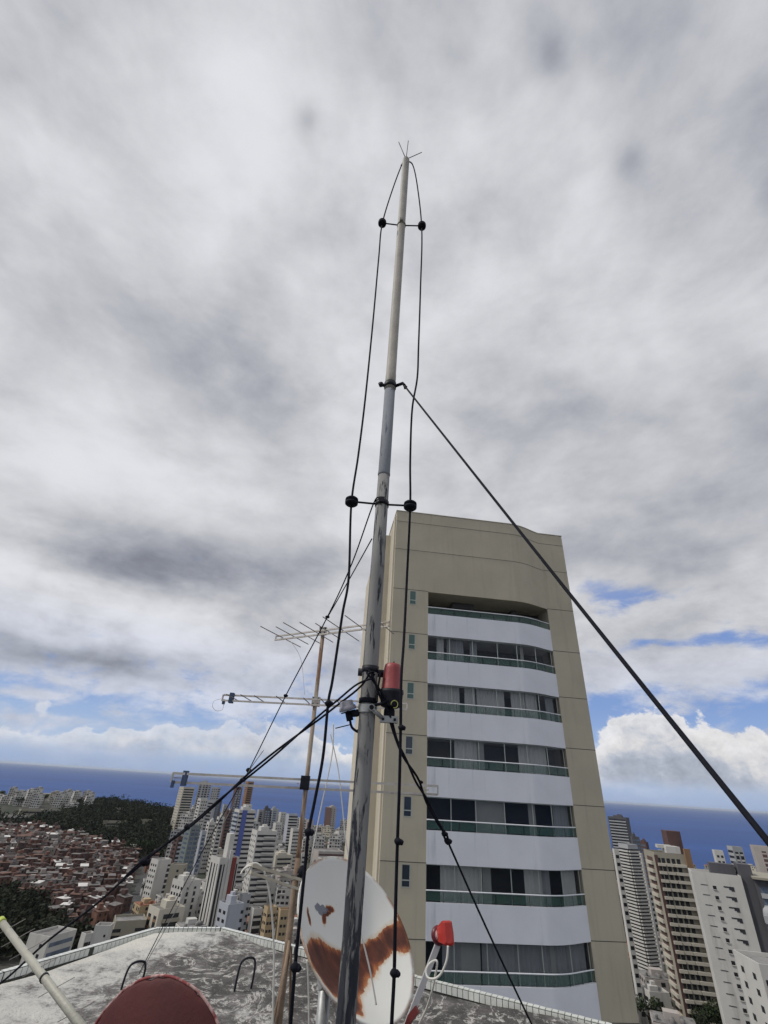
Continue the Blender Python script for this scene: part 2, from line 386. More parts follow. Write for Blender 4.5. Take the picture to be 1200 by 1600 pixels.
def build_tower():
    zb = -2.0; zlow = T(ZT-FH*NF)
    DP = 13.0
    mb = MB()
    # piers, top block with the curved front, closed lower body, rear core
    mb.box((0, 0, zb), (2.47, DP, T(TOPZ)))
    mb.box((11.55, .93, zb), (13.54, DP, T(TOPZ)-.002))
    top = [(2.47, DP-.003), (2.47, .0)] + curve[1:] + [(11.55, DP-.003)]
    mb.prism(list(reversed(top)), T(ZT), T(TOPZ)-.001)
    mb.prism(list(reversed([(2.47, DP-.01), (2.47, 0.01)] + [(a, b+.01) for a, b in curve[1:]] + [(11.55, DP-.01)])), zb, zlow)
    tower_wall = mb.build('wall', beige, tower, local=True)
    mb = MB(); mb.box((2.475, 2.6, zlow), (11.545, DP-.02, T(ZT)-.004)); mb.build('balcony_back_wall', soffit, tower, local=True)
    # stepped side bays towards the left
    mb = MB(); mb.box((-.42, 3.0, zb), (-.003, DP-.3, T(TOPZ)-.6)); mb.box((-1.0, 5.2, zb), (-.423, DP-.8, T(TOPZ)-1.6))
    mb.box((-.10, .28, zb), (-.002, .9, T(TOPZ)-.3)); mb.build('side_pilaster', beige2, tower, local=True)
    # coping on top
    mb = MB()
    op = [(-.04, -.04)] + [(a, b-.04) for a, b in curve[1:]] + [(13.58, .89), (13.58, DP+.04), (-.04, DP+.04)]
    mb.prism(op, T(TOPZ)+.001, T(TOPZ)+.05); mb.build('coping', beige2, tower, local=True)
    # joints between the render fields
    mb = MB()
    for k in range(NF+1):
        z = T(ZT+.04-FH*k)
        for a_, b_ in (((-.004, -.006, z-.018), (2.46, .02, z+.018)), ((11.56, .924, z-.018), (13.546, .95, z+.018))):
            jb = MB(); jb.box(a_, b_); jb.build('joint_line', joint, tower, local=True)
    for z in (T(17.2), T(14.9)):
        pts = [(-.004, -.004)]+[(a, b-.004) for a, b in curve[1:]]
        jb = MB(); jb.tube([(a[0], a[1], z) for a in pts], .014, 5); jb.build('joint_line', joint, tower, local=True)
        jb = MB(); jb.box((11.56, .924, z-.015), (13.546, .95, z+.015)); jb.build('joint_line', joint, tower, local=True)
    # ---- one balcony, repeated
    N = 60; ts = [i/N for i in range(N+1)]
    def band(mbx, o0, o1, z0, z1):
        a = [cp(t, o0) for t in ts]; b = [cp(t, o1) for t in ts]
        for i in range(N):
            mbx.prism([a[i], a[i+1], b[i+1], b[i]], z0, z1)
    def parapet():
        m_ = MB(); out = [cp(t, -.02) for t in ts]; inn = [cp(t, .13) for t in ts]
        vs = []; 
        for (lst, z) in ((out, -3.03), (out, -1.555), (inn, -1.555), (inn, -2.86), ([(p[0], 2.6) for p in out], -2.86), ([(p[0], 2.6) for p in out], -3.03)):
            vs += [Vector((p[0], p[1], z)) for p in lst]
        L = N+1; fs = []; n = 6
        for j in range(n):
            for i in range(N):
                fs.append((j*L+i, j*L+i+1, ((j+1) % n)*L+i+1, ((j+1) % n)*L+i))
        fs.append(tuple(j*L for j in range(n))); fs.append(tuple(j*L+N for j in reversed(range(n))))
        m_.add(vs, fs); return m_
    par = parapet().build('balcony', white_band, tower, local=True)
    r_ = MB(); pts = [Vector((*cp(t, .02), -1.08)) for t in ts]; r_.tube(pts, .032, 8)
    for i in range(0, 11):
        p = cp(i/10, .05); r_.box((p[0]-.011, p[1]-.012, -1.56), (p[0]+.011, p[1]+.012, -1.10), 1)
    rail = sub(r_, 'rail', [rail_w, mat('dark_green_post', (.04, .07, .06), .4)], par, None)
    g_ = MB()
    for i in range(10):
        a = [cp((i+.04+.92*j/4)/10, .05) for j in range(5)]
        for j in range(4): g_.add([Vector((*a[j], -1.5)), Vector((*a[j+1], -1.5)), Vector((*a[j+1], -1.12)), Vector((*a[j], -1.12))], [(0, 1, 2, 3)])
    gl = sub(g_, 'glass_guard', green_glass, par, None)
    par.location = (0, 0, T(ZT))
    for k in range(1, NF): copy_part(par, tower, loc=(0, 0, T(ZT-FH*k)))
    # ---- glazing per floor: (start, end, kind) W white curtain, G grey curtain, P post or wall, anything else is a dark room
    seg = {1: [(.075,.125,'W'), (.15,.27,'G'), (.32,.37,'G'), (.70,.725,'P')],
           2: [(0,.045,'G'), (.05,.235,'W'), (.27,.345,'W'), (.355,.55,'W'), (.60,.70,'W'), (.71,.81,'W'), (.91,.99,'G')],
           3: [(.19,.34,'W'), (.34,.385,'P'), (.62,.84,'W')],
           4: [(.31,.50,'P'), (.65,.70,'P'), (.85,.99,'G')],
           5: [(.09,.34,'W'), (.34,.39,'P'), (.59,.70,'W'), (.70,.77,'G'), (.87,.99,'W')],
           6: [(.10,.205,'G'), (.205,.31,'P'), (.32,.71,'G'), (.71,.745,'P'), (.75,.99,'G')],
           7: [(.05,.4,'W'), (.5,.8,'G')], 8: [(.2,.6,'W')], 9: [(.1,.3,'G'), (.6,.9,'W')], 10: [(.3,.7,'W')], 11: [(.1,.5,'G')]}
    frames = [0, .165, .33, .5, .665, .83, 1.0]
    for k in range(1, NF):
        zt = T(ZT-FH*k)
        gm_ = MB()
        for i in range(N): 
            a = cp(ts[i], .24); b = cp(ts[i+1], .24)
            gm_.add([Vector((*a, zt-2.85)), Vector((*b, zt-2.85)), Vector((*b, zt-.003)), Vector((*a, zt-.003))], [(0, 1, 2, 3)])
        pane = gm_.build('balcony_glazing', pane_glass, tower, local=True)
        fm = MB()
        for i, t in enumerate(frames):
            t = min(.997, max(.003, t+random.uniform(-.02, .02) if 0 < t < 1 else t)); p = cp(t, .22); fm.box((p[0]-.022, p[1]-.03, zt-2.85), (p[0]+.022, p[1]+.03, zt-.004))
        for a, b in zip(ts, ts[1:]): fm.bar((*cp(a, .215), zt-.03), (*cp(b, .215), zt-.03), .04, .05)
        sub(fm, 'frame', alu, pane, None)
        for a, b, kd in seg[k]:
            cm = MB(); off = .42 if kd != 'P' else .36; amp = .055 if kd != 'P' else 0
            n = max(2, int((b-a)*9*14)); vs = []
            for i in range(n+1):
                t = a+(b-a)*i/n; q = cp(t, off+amp*(math.sin(i*1.9+k)+.5*math.sin(i*.83)))
                q2 = cp(min(1, max(0, t+random.uniform(-.002, .002))), off+amp*(math.sin(i*1.9+k)+.5*math.sin(i*.83+1)))
                vs += [Vector((q[0], q[1], zt-.01)), Vector((q2[0], q2[1], zt-2.8))]
            cm.add(vs, [(2*i, 2*i+1, 2*i+3, 2*i+2) for i in range(n)], 0, kd != 'P')
            sub(cm, 'curtain' if kd != 'P' else 'inner_pillar', {'W': cur_white, 'G': cur_grey, 'P': inner_wall}[kd], pane, None)
    # open top loggia: rear door and ceiling beam
    d_ = MB(); zt = T(ZT); d_.box((7.0, 2.56, zt-2.6), (8.9, 2.6-.003, zt-.55)); dr = d_.build('balcony_door', alu, tower, local=True)
    d_ = MB(); d_.box((7.06, 2.54, zt-2.6), (7.9, 2.557, zt-.62)); d_.box((7.98, 2.54, zt-2.6), (8.84, 2.557, zt-.62)); sub(d_, 'door_glass', green_glass, dr, None)
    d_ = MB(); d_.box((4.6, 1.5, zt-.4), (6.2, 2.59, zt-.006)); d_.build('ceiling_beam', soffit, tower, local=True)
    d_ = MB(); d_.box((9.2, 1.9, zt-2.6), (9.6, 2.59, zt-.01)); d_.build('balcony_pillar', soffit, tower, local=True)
    # small bathroom windows on the left pier
    for k in range(NF):
        zt = T(ZT-.04-FH*k)
        f = MB(); x0, x1 = 1.16, 1.63; z0 = zt-.98
        for a in ((x0, z0, x0+.03, zt), (x1-.045, z0, x1, zt), (x0+.03, z0, x1-.045, z0+.03), (x0+.03, zt-.02, x1-.045, zt), (x0+.045, z0+.28, x1-.045, z0+.33)):
            f.box((a[0], -.016, a[1]), (a[2], .03, a[3]))
        wd = f.build('window', alu, tower, local=True)
        q = MB(); q.box((x0+.045, -.008, z0+.045), (x1-.045, .01, zt-.045)); sub(q, 'pane', bath_glass if k in (0, 1, 2) else pane_dark, wd, None)
    # roof tank
    q = MB(); q.box((3.2, 6.2, T(TOPZ)+.05), (8.5, 11.4, T(TOPZ)+2.0)); q.build('water_tank_room', beige, tower, local=True)
pane_dark = mat('dark_pane', (.03, .04, .055), .12, .1, 1, spec=.5)
build_tower()

# ------------------------------------------------------------------ our own building: terrace slab with tiled kerb
ZR = CZ-1.6
kerb_px = [(-260, 1592), (0, 1517), (243, 1449), (350, 1449), (470, 1479), (646, 1523), (960, 1601), (1250, 1668)]
def on_plane(px, py, z):
    v = ray(px, py); return Vector((0, 0, CZ)) + v*((z-CZ)/v.z)
kerb = [on_plane(x, y, ZR+.05) for x, y in kerb_px]
roofpoly = [(p.x, p.y) for p in kerb] + [(8, 2), (7, -9), (-7, -9), (-8, 2)]
home = empty('home_building', (0, 0, hgt(0, 5))); tag(home, 'flat weathered concrete roof top edged with small white tiles at the bottom', 'building')
def conc_mat():
    M = bpy.data.materials.new('weathered_roof_concrete'); M.use_nodes = True; n = M.node_tree; g = G(n); b = n.nodes['Principled BSDF']
    tc = g.n('ShaderNodeTexCoord').outputs['Object']
    a = g.noise(tc, .9, 7, .62, .5); c = g.noise(tc, 4.5, 8, .68, .6); e = g.noise(tc, 30, 6, .7)
    x, y, z = g.sep(tc)
    left = g.ss(g.add(x, g.mul(g.sub(a, .5), 2.5)), -1.5, -2.6)                        # the cream repainted strip on the left
    nearedge = g.ss(g.add(y, g.mul(g.m('ABSOLUTE', x), .30)), 6.7, 7.5)
    dist_ = g.noise(tc, 2.2, 8, .72, 1.2); rid = g.m('ABSOLUTE', g.sub(dist_, .5))
    v = g.add(g.add(g.mul(a, .8), g.mul(c, .75)), g.add(g.mul(left, .28), g.mul(nearedge, .24)))
    v = g.add(v, g.mul(g.sub(e, .5), .35))
    cc = g.ramp(g.lin(v, .60, 1.22), [(0, (.03, .028, .026)), (.36, (.075, .07, .066)), (.52, (.15, .143, .137)), (.60, (.30, .295, .285)), (.74, (.46, .455, .43)), (1, (.56, .555, .50))])
    cc = g.mix(g.mul(g.ss(rid, .028, .004), g.ss(c, .40, .55, .0, .85)), cc, (.52, .51, .48))
    sp = g.noise(tc, 62, 5, .75)
    cc = g.mix(g.ss(sp, .58, .68, 0, .75), cc, (.04, .038, .035)); cc = g.mix(g.ss(sp, .40, .33, 0, .6), cc, (.50, .49, .47))
    n.links.new(cc, b.inputs['Base Color']); b.inputs['Roughness'].default_value = .92
    bn = g.n('ShaderNodeBump'); bn.inputs['Strength'].default_value = .9; bn.inputs['Distance'].default_value = .03
    n.links.new(g.add(c, g.mul(e, .4)), bn.inputs['Height']); n.links.new(bn.outputs[0], b.inputs['Normal']); return M
roof_c = conc_mat()
def own_building():
    # terrace surface as a fine uneven sheet inside the kerb
    mb = MB(); inn = [Vector((x, y)) for x, y in roofpoly]; c0 = Vector((0, 0)); K = 60; n = len(inn)
    per = []
    for i in range(n):
        a, b = inn[i], inn[(i+1) % n]; kk = max(2, int((b-a).length/.12))
        for j in range(kk): per.append(a+(b-a)*j/kk)
    rnd = random.Random(3); vs = []; L = len(per)
    for k in range(K+1):
        t = 1-(k/K)*.97
        for p in per:
            q = c0+(p-c0)*t*.992
            h = .018*math.sin(q.x*2.1+q.y*.7)+.015*math.sin(q.y*3.3-q.x*1.7)+rnd.uniform(-.004, .004)
            h += .05*sst(.80, .97, t)*sst(1, .985, t)
            vs.append(Vector((q.x, q.y, ZR-.03+h)))
    fs = [(k*L+i, k*L+(i+1) % L, (k+1)*L+(i+1) % L, (k+1)*L+i) for k in range(K) for i in range(L)]
    fs.append(tuple(K*L+i for i in range(L)))
    mb.add(vs, fs, 0, True); mb.build('roof_slab', roof_c, home)
    mb = MB(); mb.prism([(x, y) for x, y in reversed(roofpoly)] if False else roofpoly[::-1], home.location.z-2, ZR-.09); mb.build('wall', mat('white_tile_wall', (.6, .62, .6), .5, .08, 1), home)
    grout = mat('dark_tile_grout', (.06, .065, .055), .9, .2, 20); tile = mat('white_glazed_tile', (.60, .62, .585), .25, .10, 7, stain=((.33, .36, .30), (1, 1, 1), 2.5, .56, .8))
    gb = MB(); tb = MB(); S = .052; W = .11
    for i in range(len(kerb)-1):
        a, b = kerb[i], kerb[i+1]; t = (b-a).normalized(); nrm = Vector((t.y, -t.x, 0))      # towards the terrace
        if nrm.dot(-a) < 0: nrm = -nrm
        M = Matrix.Identity(4); M.col[0][:3] = t; M.col[1][:3] = nrm; M.col[2][:3] = (0, 0, 1); M.translation = a
        L = (b-a).length
        gb.box((-.01, 0, -.2), (L+.01, W-S+.004, 0), 0, M)
        for j in range(int(L/S)):
            x0 = j*S+.003; x1 = (j+1)*S-.003; e = random.uniform(0, .0015)
            tb.box((x0, .003, -.002), (x1, W-S-.001, .004+e), 0, M)                      # top row
            if random.random() > .012: tb.box((x0, W-S+.003, -.004-S), (x1, W-S+.009+e, -.003), 0, M)      # inner face row
            for r_ in range(3): tb.box((x0, -.008-e, -.004-S*(r_+1)), (x1, -.001, -.006-S*r_), 0, M)
    gk = gb.build('kerb', grout, home); sub(tb, 'tile_row', tile, gk, home)
own_building()

# ------------------------------------------------------------------ lightning mast
MD = 2.05
mx = P(600, 600, MD); MX, MY = mx.x, mx.y
def mz(py):                                         # height on the mast of an image row
    x = 680.5-.0705*(py+395); return P(x, py, math.hypot(MX, MY)).z
mast = empty('lightning_mast', (P(540, 1600, MD).x, P(540, 1600, MD).y, ZR)); tag(mast, 'tall peeling grey steel mast with brush of spikes on top', 'mast')
bx, by = mast.location.x, mast.location.y
def mp(z, dx=0, dy=0):                              # point beside the mast axis
    return Vector((bx+dx, by+dy, z))
def peel(name, base, dark, lo, hi, scl):
    M = bpy.data.materials.new(name); M.use_nodes = True; n = M.node_tree; g = G(n); b = n.nodes['Principled BSDF']
    tc = g.n('ShaderNodeTexCoord').outputs['Object']; s = g.vm('MULTIPLY', tc, (1, 1, .16))
    a = g.noise(s, scl, 7, .65, .5); c = g.noise(s, scl*3.3, 6, .7); z = g.sep(tc)[2]
    k = g.add(a, g.mul(g.sub(c, .5), .35))
    k = g.add(k, g.ss(z, 1.75, .7, 0, .13))
    cc = g.mix(g.ss(k, lo, hi), base, dark); cc = g.mix(g.ss(g.noise(s, scl*.4, 4, .6), .45, .7, 0, .35), cc, tuple(v*.6 for v in base))
    n.links.new(cc, b.inputs['Base Color']); b.inputs['Roughness'].default_value = .9; b.inputs['Specular IOR Level'].default_value = .2
    bn = g.n('ShaderNodeBump'); bn.inputs['Strength'].default_value = .7; bn.inputs['Distance'].default_value = .004
    n.links.new(g.ss(k, lo, hi, 1, 0), bn.inputs['Height']); n.links.new(bn.outputs[0], b.inputs['Normal']); return M
steel_low = peel('peeling_grey_paint', (.24, .24, .235), (.03, .034, .046), .53, .60, 30)
steel_mid = peel('dull_steel_paint', (.22, .235, .26), (.075, .085, .11), .52, .66, 20)
pvc = mat('weathered_grey_pipe', (.26, .245, .215), .6, .12, 6, .2, 80, stain=((.16, .155, .14), (1, 1, .3), 6, .5, .75))
black = mat('black_rubber', (.007, .008, .014), .75, .2, 40, .2, 200, spec=.15); blackm = mat('black_painted_steel', (.012, .013, .02), .55, .2, 30, spec=.25)
galv = mat('galvanised_steel', (.33, .34, .34), .45, .15, 30, metal=.4, stain=((.16, .11, .08), (1, 1, 1), 12, .6, .75))
rusty = mat('rusty_steel', (.16, .095, .06), .8, .3, 14, .4, 80)
def build_mast():
    z0 = ZR; z1 = mz(742); z2 = mz(604); z3 = mz(249)
    mb = MB(); mb.tube([mp(z0), mp(mz(1420)), mp(mz(1380)), mp(mz(1118)), mp(mz(1110)), mp(mz(900)), mp(z1)], [.0315, .0315, .0325, .0335, .0338, .0335, .0315], 28); mb.build('lower_pipe', steel_low, mast)
    mb = MB(); mb.tube([mp(z1-.01), mp(z1+.001), mp(z1+.02), mp(z2)], [.0322, .0345, .0325, .0325], 28); mb.build('middle_pipe', steel_mid, mast)
    mb = MB(); mb.tube([mp(z2-.04), mp(z2+.1), mp(z2+.101), mp(z3-.02), mp(z3)], [.033, .033, .0315, .0325, .027], 28); mb.build('upper_pipe', pvc, mast)
    mb = MB(); mb.tube([mp(z3), mp(z3+.012)], [.027, .014], 16); mb.build('pipe_cap', blackm, mast)
    for tx, ty, l in ((623, 222, 0), (638, 220, 0), (659, 238, 0), (629, 264, 1)):
        e = P(tx, ty, MD*1.0); s = mp(z3 + (0 if not l else -.02)); e.z = max(e.z, z3-.2)
        if l: e = s+Vector((-.045, .0, -.11))
        q = MB(); q.tube([s, e], .0038, 6); q.build('spike', blackm, mast)
    # spreader rods with insulators
    for py, lx, ly, rx, ry, hx in ((352, 597, 351, 659, 360, 0), (788, 549, 788, 641, 789, 1)):
        zc = mz(py); L_ = P(lx, ly, MD); R_ = P(rx, ry, MD); L_.z = R_.z = zc
        q = MB(); q.tube([L_, mp(zc, -.033)], .0055, 8); q.tube([mp(zc, .033), R_], .0055, 8)
        rod = q.build('spreader_rod', blackm, mast)
        q = MB(); q.tube([mp(zc-.014), mp(zc+.014)], .0365, 24); q.box((bx-.016, by-.052, zc-.012), (bx+.012, by-.034, zc+.016)); sub(q, 'collar', blackm if hx else pvc, rod, mast)
        for e in (L_, R_):
            ax = Vector((0, 0, 1)); q = MB()
            q.lathe([(.004, -.024), (.026, -.022), (.0335, -.015), (.0345, -.004), (.024, -.001), (.024, .001), (.0345, .004), (.0335, .015), (.026, .022), (.004, .024)], e, ax, 22)
            ins = sub(q, 'insulator', black, rod, mast)
    # guy bracket at the upper joint
    z = mz(603); q = MB(); q.tube([mp(z-.02), mp(z+.02)], .0375, 24)
    a = P(596, 601, MD); b = P(627, 600, MD)
    q.tube([mp(z, -.03), Vector((a.x, by, z+.005))], .011, 10); q.tube([mp(z, .03), Vector((b.x+.01, by-.01, z+.02)), Vector((b.x+.02, by-.02, z-.01))], .010, 10)
    q.blob((a.x-.004, by, z+.008), .015, 3); q.blob((b.x+.026, by-.02, z-.025), .012, 4); q.build('guy_bracket', blackm, mast)
    # lower cross clamp
    z = mz(1049); q = MB(); a = P(559, 1049, MD); b = P(600, 1049, MD)
    q.tube([Vector((a.x, by+.05, z+.004)), Vector((b.x+.008, by+.05, z+.004))], .0165, 16); q.tube([mp(z-.006), mp(z+.02)], .0365, 24); q.build('cross_clamp', blackm, mast)
    z = mz(1098); q = MB(); q.tube([mp(z-.004), mp(z+.016)], .0385, 24); q.build('black_strap', black, mast)
build_mast()

# ------------------------------------------------------------------ warning light, photocell
def red_plastic(name, c):
    M = mat(name, c, .45, .10, 8, .1, 60, stain=((c[0]*1.1, c[1]*2.2, c[2]*2.2), (1, 1, .5), 9, .45, .75)); return M
redp = red_plastic('faded_red_lens', (.30, .055, .058)); redb = red_plastic('bright_red_plastic', (.42, .03, .022))
def warning_light():
    c = P(612, 1080, MD); s = c.z
    t = empty('warning_light', Vector((c.x, c.y, P(612, 1122, MD).z))); tag(t, 'red obstruction lamp with black base clamped to the mast', 'lamp')
    zl0 = P(612, 1083, MD).z; zl1 = P(612, 1037, MD).z; H = zl1-zl0
    q = MB(); prof = [(.047, 0), (.047, .005), (.0445, .01), (.037, H*.80), (.034, H*.93), (.029, H*.985), (.019, H), (.001, H+.001)]
    vs = []; n = 48
    for r, h in prof:
        for k in range(n):
            an = 2*math.pi*k/n; rr = r*(1+.022*(1 if (k//3) % 4 == 0 else 0)); vs.append(Vector((c.x+rr*math.cos(an), c.y+rr*math.sin(an), zl0+h)))
    q.add(vs, [(i*n+k, i*n+(k+1) % n, (i+1)*n+(k+1) % n, (i+1)*n+k) for i in range(len(prof)-1) for k in range(n)], 0, True); lens = q.build('lens', redp, t)
    q = MB(); q.blob((c.x+.004, c.y, zl1+.004), .005, 1); sub(q, 'screw', blackm, lens, t)
    zb = P(612, 1102, MD).z
    q = MB(); q.lathe([(.001, .012), (.050, .012), (.051, 0), (.048, -.008), (.044, zb-zl0), (.042, zb-zl0-.006), (.024, zb-zl0-.012), (.001, zb-zl0-.012)], (c.x, c.y, zl0), n=32); q.build('housing', blackm, t)
    z2 = P(612, 1119, MD).z
    q = MB(); q.lathe([(.023, 0), (.023, .02), (.0195, .03), (.0195, zb-z2)], (c.x-.006, c.y, z2), n=20); q.build('socket', black, t)
    q = MB(); a = Vector((c.x-.04, c.y, z2-.01)); q.box((c.x-.043, c.y-.02, z2-.026), (c.x+.030, c.y+.02, z2-.002)); q.box((c.x-.036, c.y-.023, z2-.020), (c.x-.026, c.y-.0205, z2-.010), 1); q.box((c.x+.012, c.y-.023, z2-.020), (c.x+.022, c.y-.0205, z2-.010), 1)
    q.build('bracket', [galv, blackm], t)
    z3 = P(590, 1109, MD).z
    q = MB(); q.lathe([(.0395, -.015), (.0395, .015)], (bx, by, z3), n=28, smooth=True); q.lathe([(.0375, -.015), (.0395, -.015)], (bx, by, z3), n=28); q.lathe([(.0395, .015), (.0375, .015)], (bx, by, z3), n=28)
    q.build('mast_clamp', galv, t)
    q = MB(); q.tube([Vector((bx+.016, by-.062, z3)), Vector((bx+.016, by-.034, z3))], .0125, 16); q.tube([Vector((bx+.016, by-.0635, z3)), Vector((bx+.016, by-.0622, z3))], .0095, 14, 1); q.tube([Vector((bx+.018, by-.045, z3-.003)), Vector((c.x-.03, c.y-.01, z2-.014))], .009, 10); q.build('clamp_bolt', [galv, black], t)
    q = MB(); pts = spline([mp(mz(1052), .045, -.03), mp(mz(1066), .040, -.03), mp(mz(1085), .036, -.032), mp(mz(1098), .036, -.035)], 6); q.tube(pts, .0045, 8)
    pts = spline([mp(mz(1103), .03, -.045), mp(mz(1101), .055, -.05), Vector((c.x-.02, c.y-.045, P(600, 1098, MD).z)), Vector((c.x-.005, c.y-.03, P(605, 1098, MD).z))], 6); q.tube(pts, .006, 8); q.build('lamp_cable', black, t)
    q = MB(); cc_ = Vector((c.x+.012, c.y-.045, P(616, 1103, MD).z)); q.tube([cc_+Vector((math.cos(a/10*math.pi), 0, math.sin(a/10*math.pi)))*.014 for a in range(-6, 12)], .0016, 6); q.build('earth_wire_loop', mat('yellow_wire', (.4, .42, .12), .5), t)
warning_light()
def photocell():
    c = P(543, 1106, MD); t = empty('photocell_sensor', c+Vector((0, 0, -.03))); tag(t, 'small grey translucent photocell cap on an arm left of mast', 'sensor')
    ax = Vector((-.30, -.15, .94))
    M = bpy.data.materials.new('translucent_grey_plastic'); M.use_nodes = True; b = M.node_tree.nodes['Principled BSDF']; b.inputs['Base Color'].default_value = (.24, .24, .28, 1); b.inputs['Roughness'].default_value = .3
    q = MB(); q.lathe([(.001, .030), (.022, .028), (.027, .024), (.028, .010), (.033, .006), (.036, -.004), (.034, -.010), (.001, -.012)], c, ax, 24); q.build('cap', M, t)
    q = MB(); q.lathe([(.030, -.0125), (.031, -.017), (.001, -.019)], c, ax, 24); q.tube([c-ax*.016, c-ax*.05], .014, 12); q.build('socket', black, t)
    a = c+Vector((.02, 0, -.02)); q = MB(); q.tube(spline([a, a+Vector((.02, 0, .002)), Vector((bx-.036, by, c.z-.012))], 5), .014, 10)
    b0 = c-ax*.045; q.tube(spline([b0, b0+Vector((.012, 0, -.03)), b0+Vector((.04, 0, -.045)), Vector((bx-.032, by, b0.z-.035))], 6), .005, 8)
    q.tube([b0+Vector((.002, 0, -.02)), P(524, 1138, MD)], .0022, 6); q.build('arm', black, t)
photocell()

# ------------------------------------------------------------------ cables
def cable(name, pxs, rad, mats, label, cat, knobs=(), group=None, k=8, twist=None, knob_r=.024, n=8):
    pts = [P(*p) for p in pxs]; sp = spline(pts, k)
    root = empty(name, min(sp, key=lambda v: v.z).copy()); tag(root, label, cat, group)
    q = MB()
    if twist:
        for ph in (0, math.pi):
            out = []
            for i, p in enumerate(sp):
                t = (sp[min(i+1, len(sp)-1)]-sp[max(i-1, 0)]).normalized(); a = t.cross(Vector((0, 0, 1))).normalized(); b = a.cross(t)
                o = twist(i/(len(sp)-1)); out.append(p+(a*math.cos(ph+i*.55)*o*.6+b*math.sin(ph+i*.28)*o))
            q.tube(out, rad, n)
    else: q.tube(sp, rad, n)
    q.build('strand', mats, root)
    for i, kp in enumerate(knobs):
        c = P(*kp[:3]); r_ = kp[3] if len(kp) > 3 else knob_r
        b = MB(); b.blob(c, r_, i+5, 0, (1, 1, .8), .12); b.blob(c+Vector((r_*.8, -.003, -r_*.1)), r_*.6, i+9, 0, (1, 1, 1), .15); b.build('connector', black, root)
    return root
D0 = MD
cable('down_conductor', [(633,252,D0), (628,257,D0), (612,300,D0), (597,351,D0), (592,400,D0), (583,500,D0), (571,620,D0), (560,710,D0), (549,787,D0), (545,900,D0-.02), (535,960,D0-.02), (520,1060,D0-.03), (513,1097,D0-.03), (505,1180,D0-.03), (492,1250,D0-.04), (482,1300,D0-.05), (478,1340,D0-.05), (470,1420,D0-.06), (461,1510,D0-.05), (454,1600,D0-.04), (448,1680,D0)], .0058, black,
      'black lightning cable hanging down the left side of the mast', 'cable', [(513,1099,D0-.05,.015), (482,1300,D0-.07,.015), (461,1511,D0-.08,.0155)], 'lightning down cables')
cable('down_conductor', [(637,252,D0), (645,258,D0), (652,290,D0), (659,358,D0), (657,450,D0), (654,540,D0), (652,590,D0), (644,640,D0), (641,720,D0), (641,789,D0), (636,900,D0), (631,1000,D0-.06), (627,1060,D0-.10), (626,1136,D0-.10), (624,1230,D0-.08), (621,1315,D0-.06), (618,1420,D0-.06), (616,1520,D0-.05), (612,1600,D0-.04), (610,1680,D0)], .0058, black,
      'black lightning cable hanging down the right side of the mast', 'cable', [(627,1137,D0-.12,.013), (622,1315,D0-.08,.014), (616,1520,D0-.07,.0145)], 'lightning down cables')
def DZ(px, py, zc): return zc/ray(px, py).dot(Fv)
cable('guy_wire', [(633,604,2.03), (800,815,DZ(800,815,1.72)), (1000,1066,DZ(1000,1066,1.05)), (1200,1315,DZ(1200,1315,.72)), (1330,1480,DZ(1330,1480,.6))], .0055, black,
      'thick black stay wire running from mid mast to the right edge', 'wire', group='mast stay wires', k=12)
tw = lambda t: .004+.012*math.exp(-((t-.12)/.10)**2)
cable('guy_wire', [(584,1053,D0-.07), (572,1062,D0-.07), (500,1120,2.12), (385,1214,2.25), (300,1288,2.4), (225,1345,2.55), (150,1413,2.75), (75,1470,2.95), (0,1537,3.2), (-90,1600,3.6)], .0043, black,
      'doubled black stay wire sloping down to the lower left corner', 'wire', [(225,1346,2.54,.02), (292,1292,2.41,.012), (378,1219,2.25,.010)], 'mast stay wires', twist=lambda t: .011*math.exp(-((t-.14)/.12)**2)+.004*(1 if t < .62 else 0), k=10)
cable('guy_wire', [(572,1046,D0-.06), (583,1062,D0-.075), (604,1105,D0-.03), (623,1165,D0+.03), (652,1220,D0+.12), (675,1268,D0+.2), (694,1302,D0+.26), (701,1318,D0+.3)], .0048, black,
      'twisted doubled black stay wire ending in a knot before the tower', 'wire', [(694,1303,D0+.26,.012), (699,1314,D0+.3,.014), (657,1222,D0+.12,.008)], 'mast stay wires', twist=lambda t: .006, k=10)
cable('guy_wire', [(701,1318,D0+.3), (760,1450,2.65), (832,1603,3.1), (880,1700,3.6)], .0042, black,
      'thin straight black stay wire from knot down over the kerb', 'wire', group='mast stay wires')
cable('guy_wire', [(594,781,D0-.03), (584,786,D0), (550,880,2.35), (512,963,2.75), (447,1086,3.3), (389,1203,4.0), (372,1232,4.3), (300,1360,5.2), (217,1522,6.1)], .0036, black,
      'thin black stay wire from the upper collar to the terrace at left', 'wire', [(511,964,2.75,.012), (446,1087,3.3,.013), (388,1203,4.0,.018)], 'mast stay wires')
cable('guy_wire', [(581,842,2.1), (547,903,2.5), (511,966,2.77)], .0034, black, 'short thin wire from behind mast joining the left stay', 'wire', group='mast stay wires')
cable('guy_wire', [(412,1172,3.9), (389,1205,3.98), (376,1235,4.3), (310,1360,5.2), (219,1521,6.12)], .003, galv, 'loose frayed wire end tied along the far left stay', 'wire', group='mast stay wires')
whc = mat('white_coax', (.62, .61, .56), .5, .08, 20)
cable('coax_cable', [(455,1003,3.8), (470,1030,3.8), (476,1085,3.8)], .0016, whc, 'hair thin coax drooping below the topmost aerial', 'cable', group='aerial leads')
cable('coax_cable', [(521,1130,3.9), (520,1170,3.9), (512,1215,3.9), (500,1270,3.9), (486,1345,3.9), (480,1400,4.1)], .0042, whc, 'white coax running down beside the dish rim', 'cable', group='aerial leads')
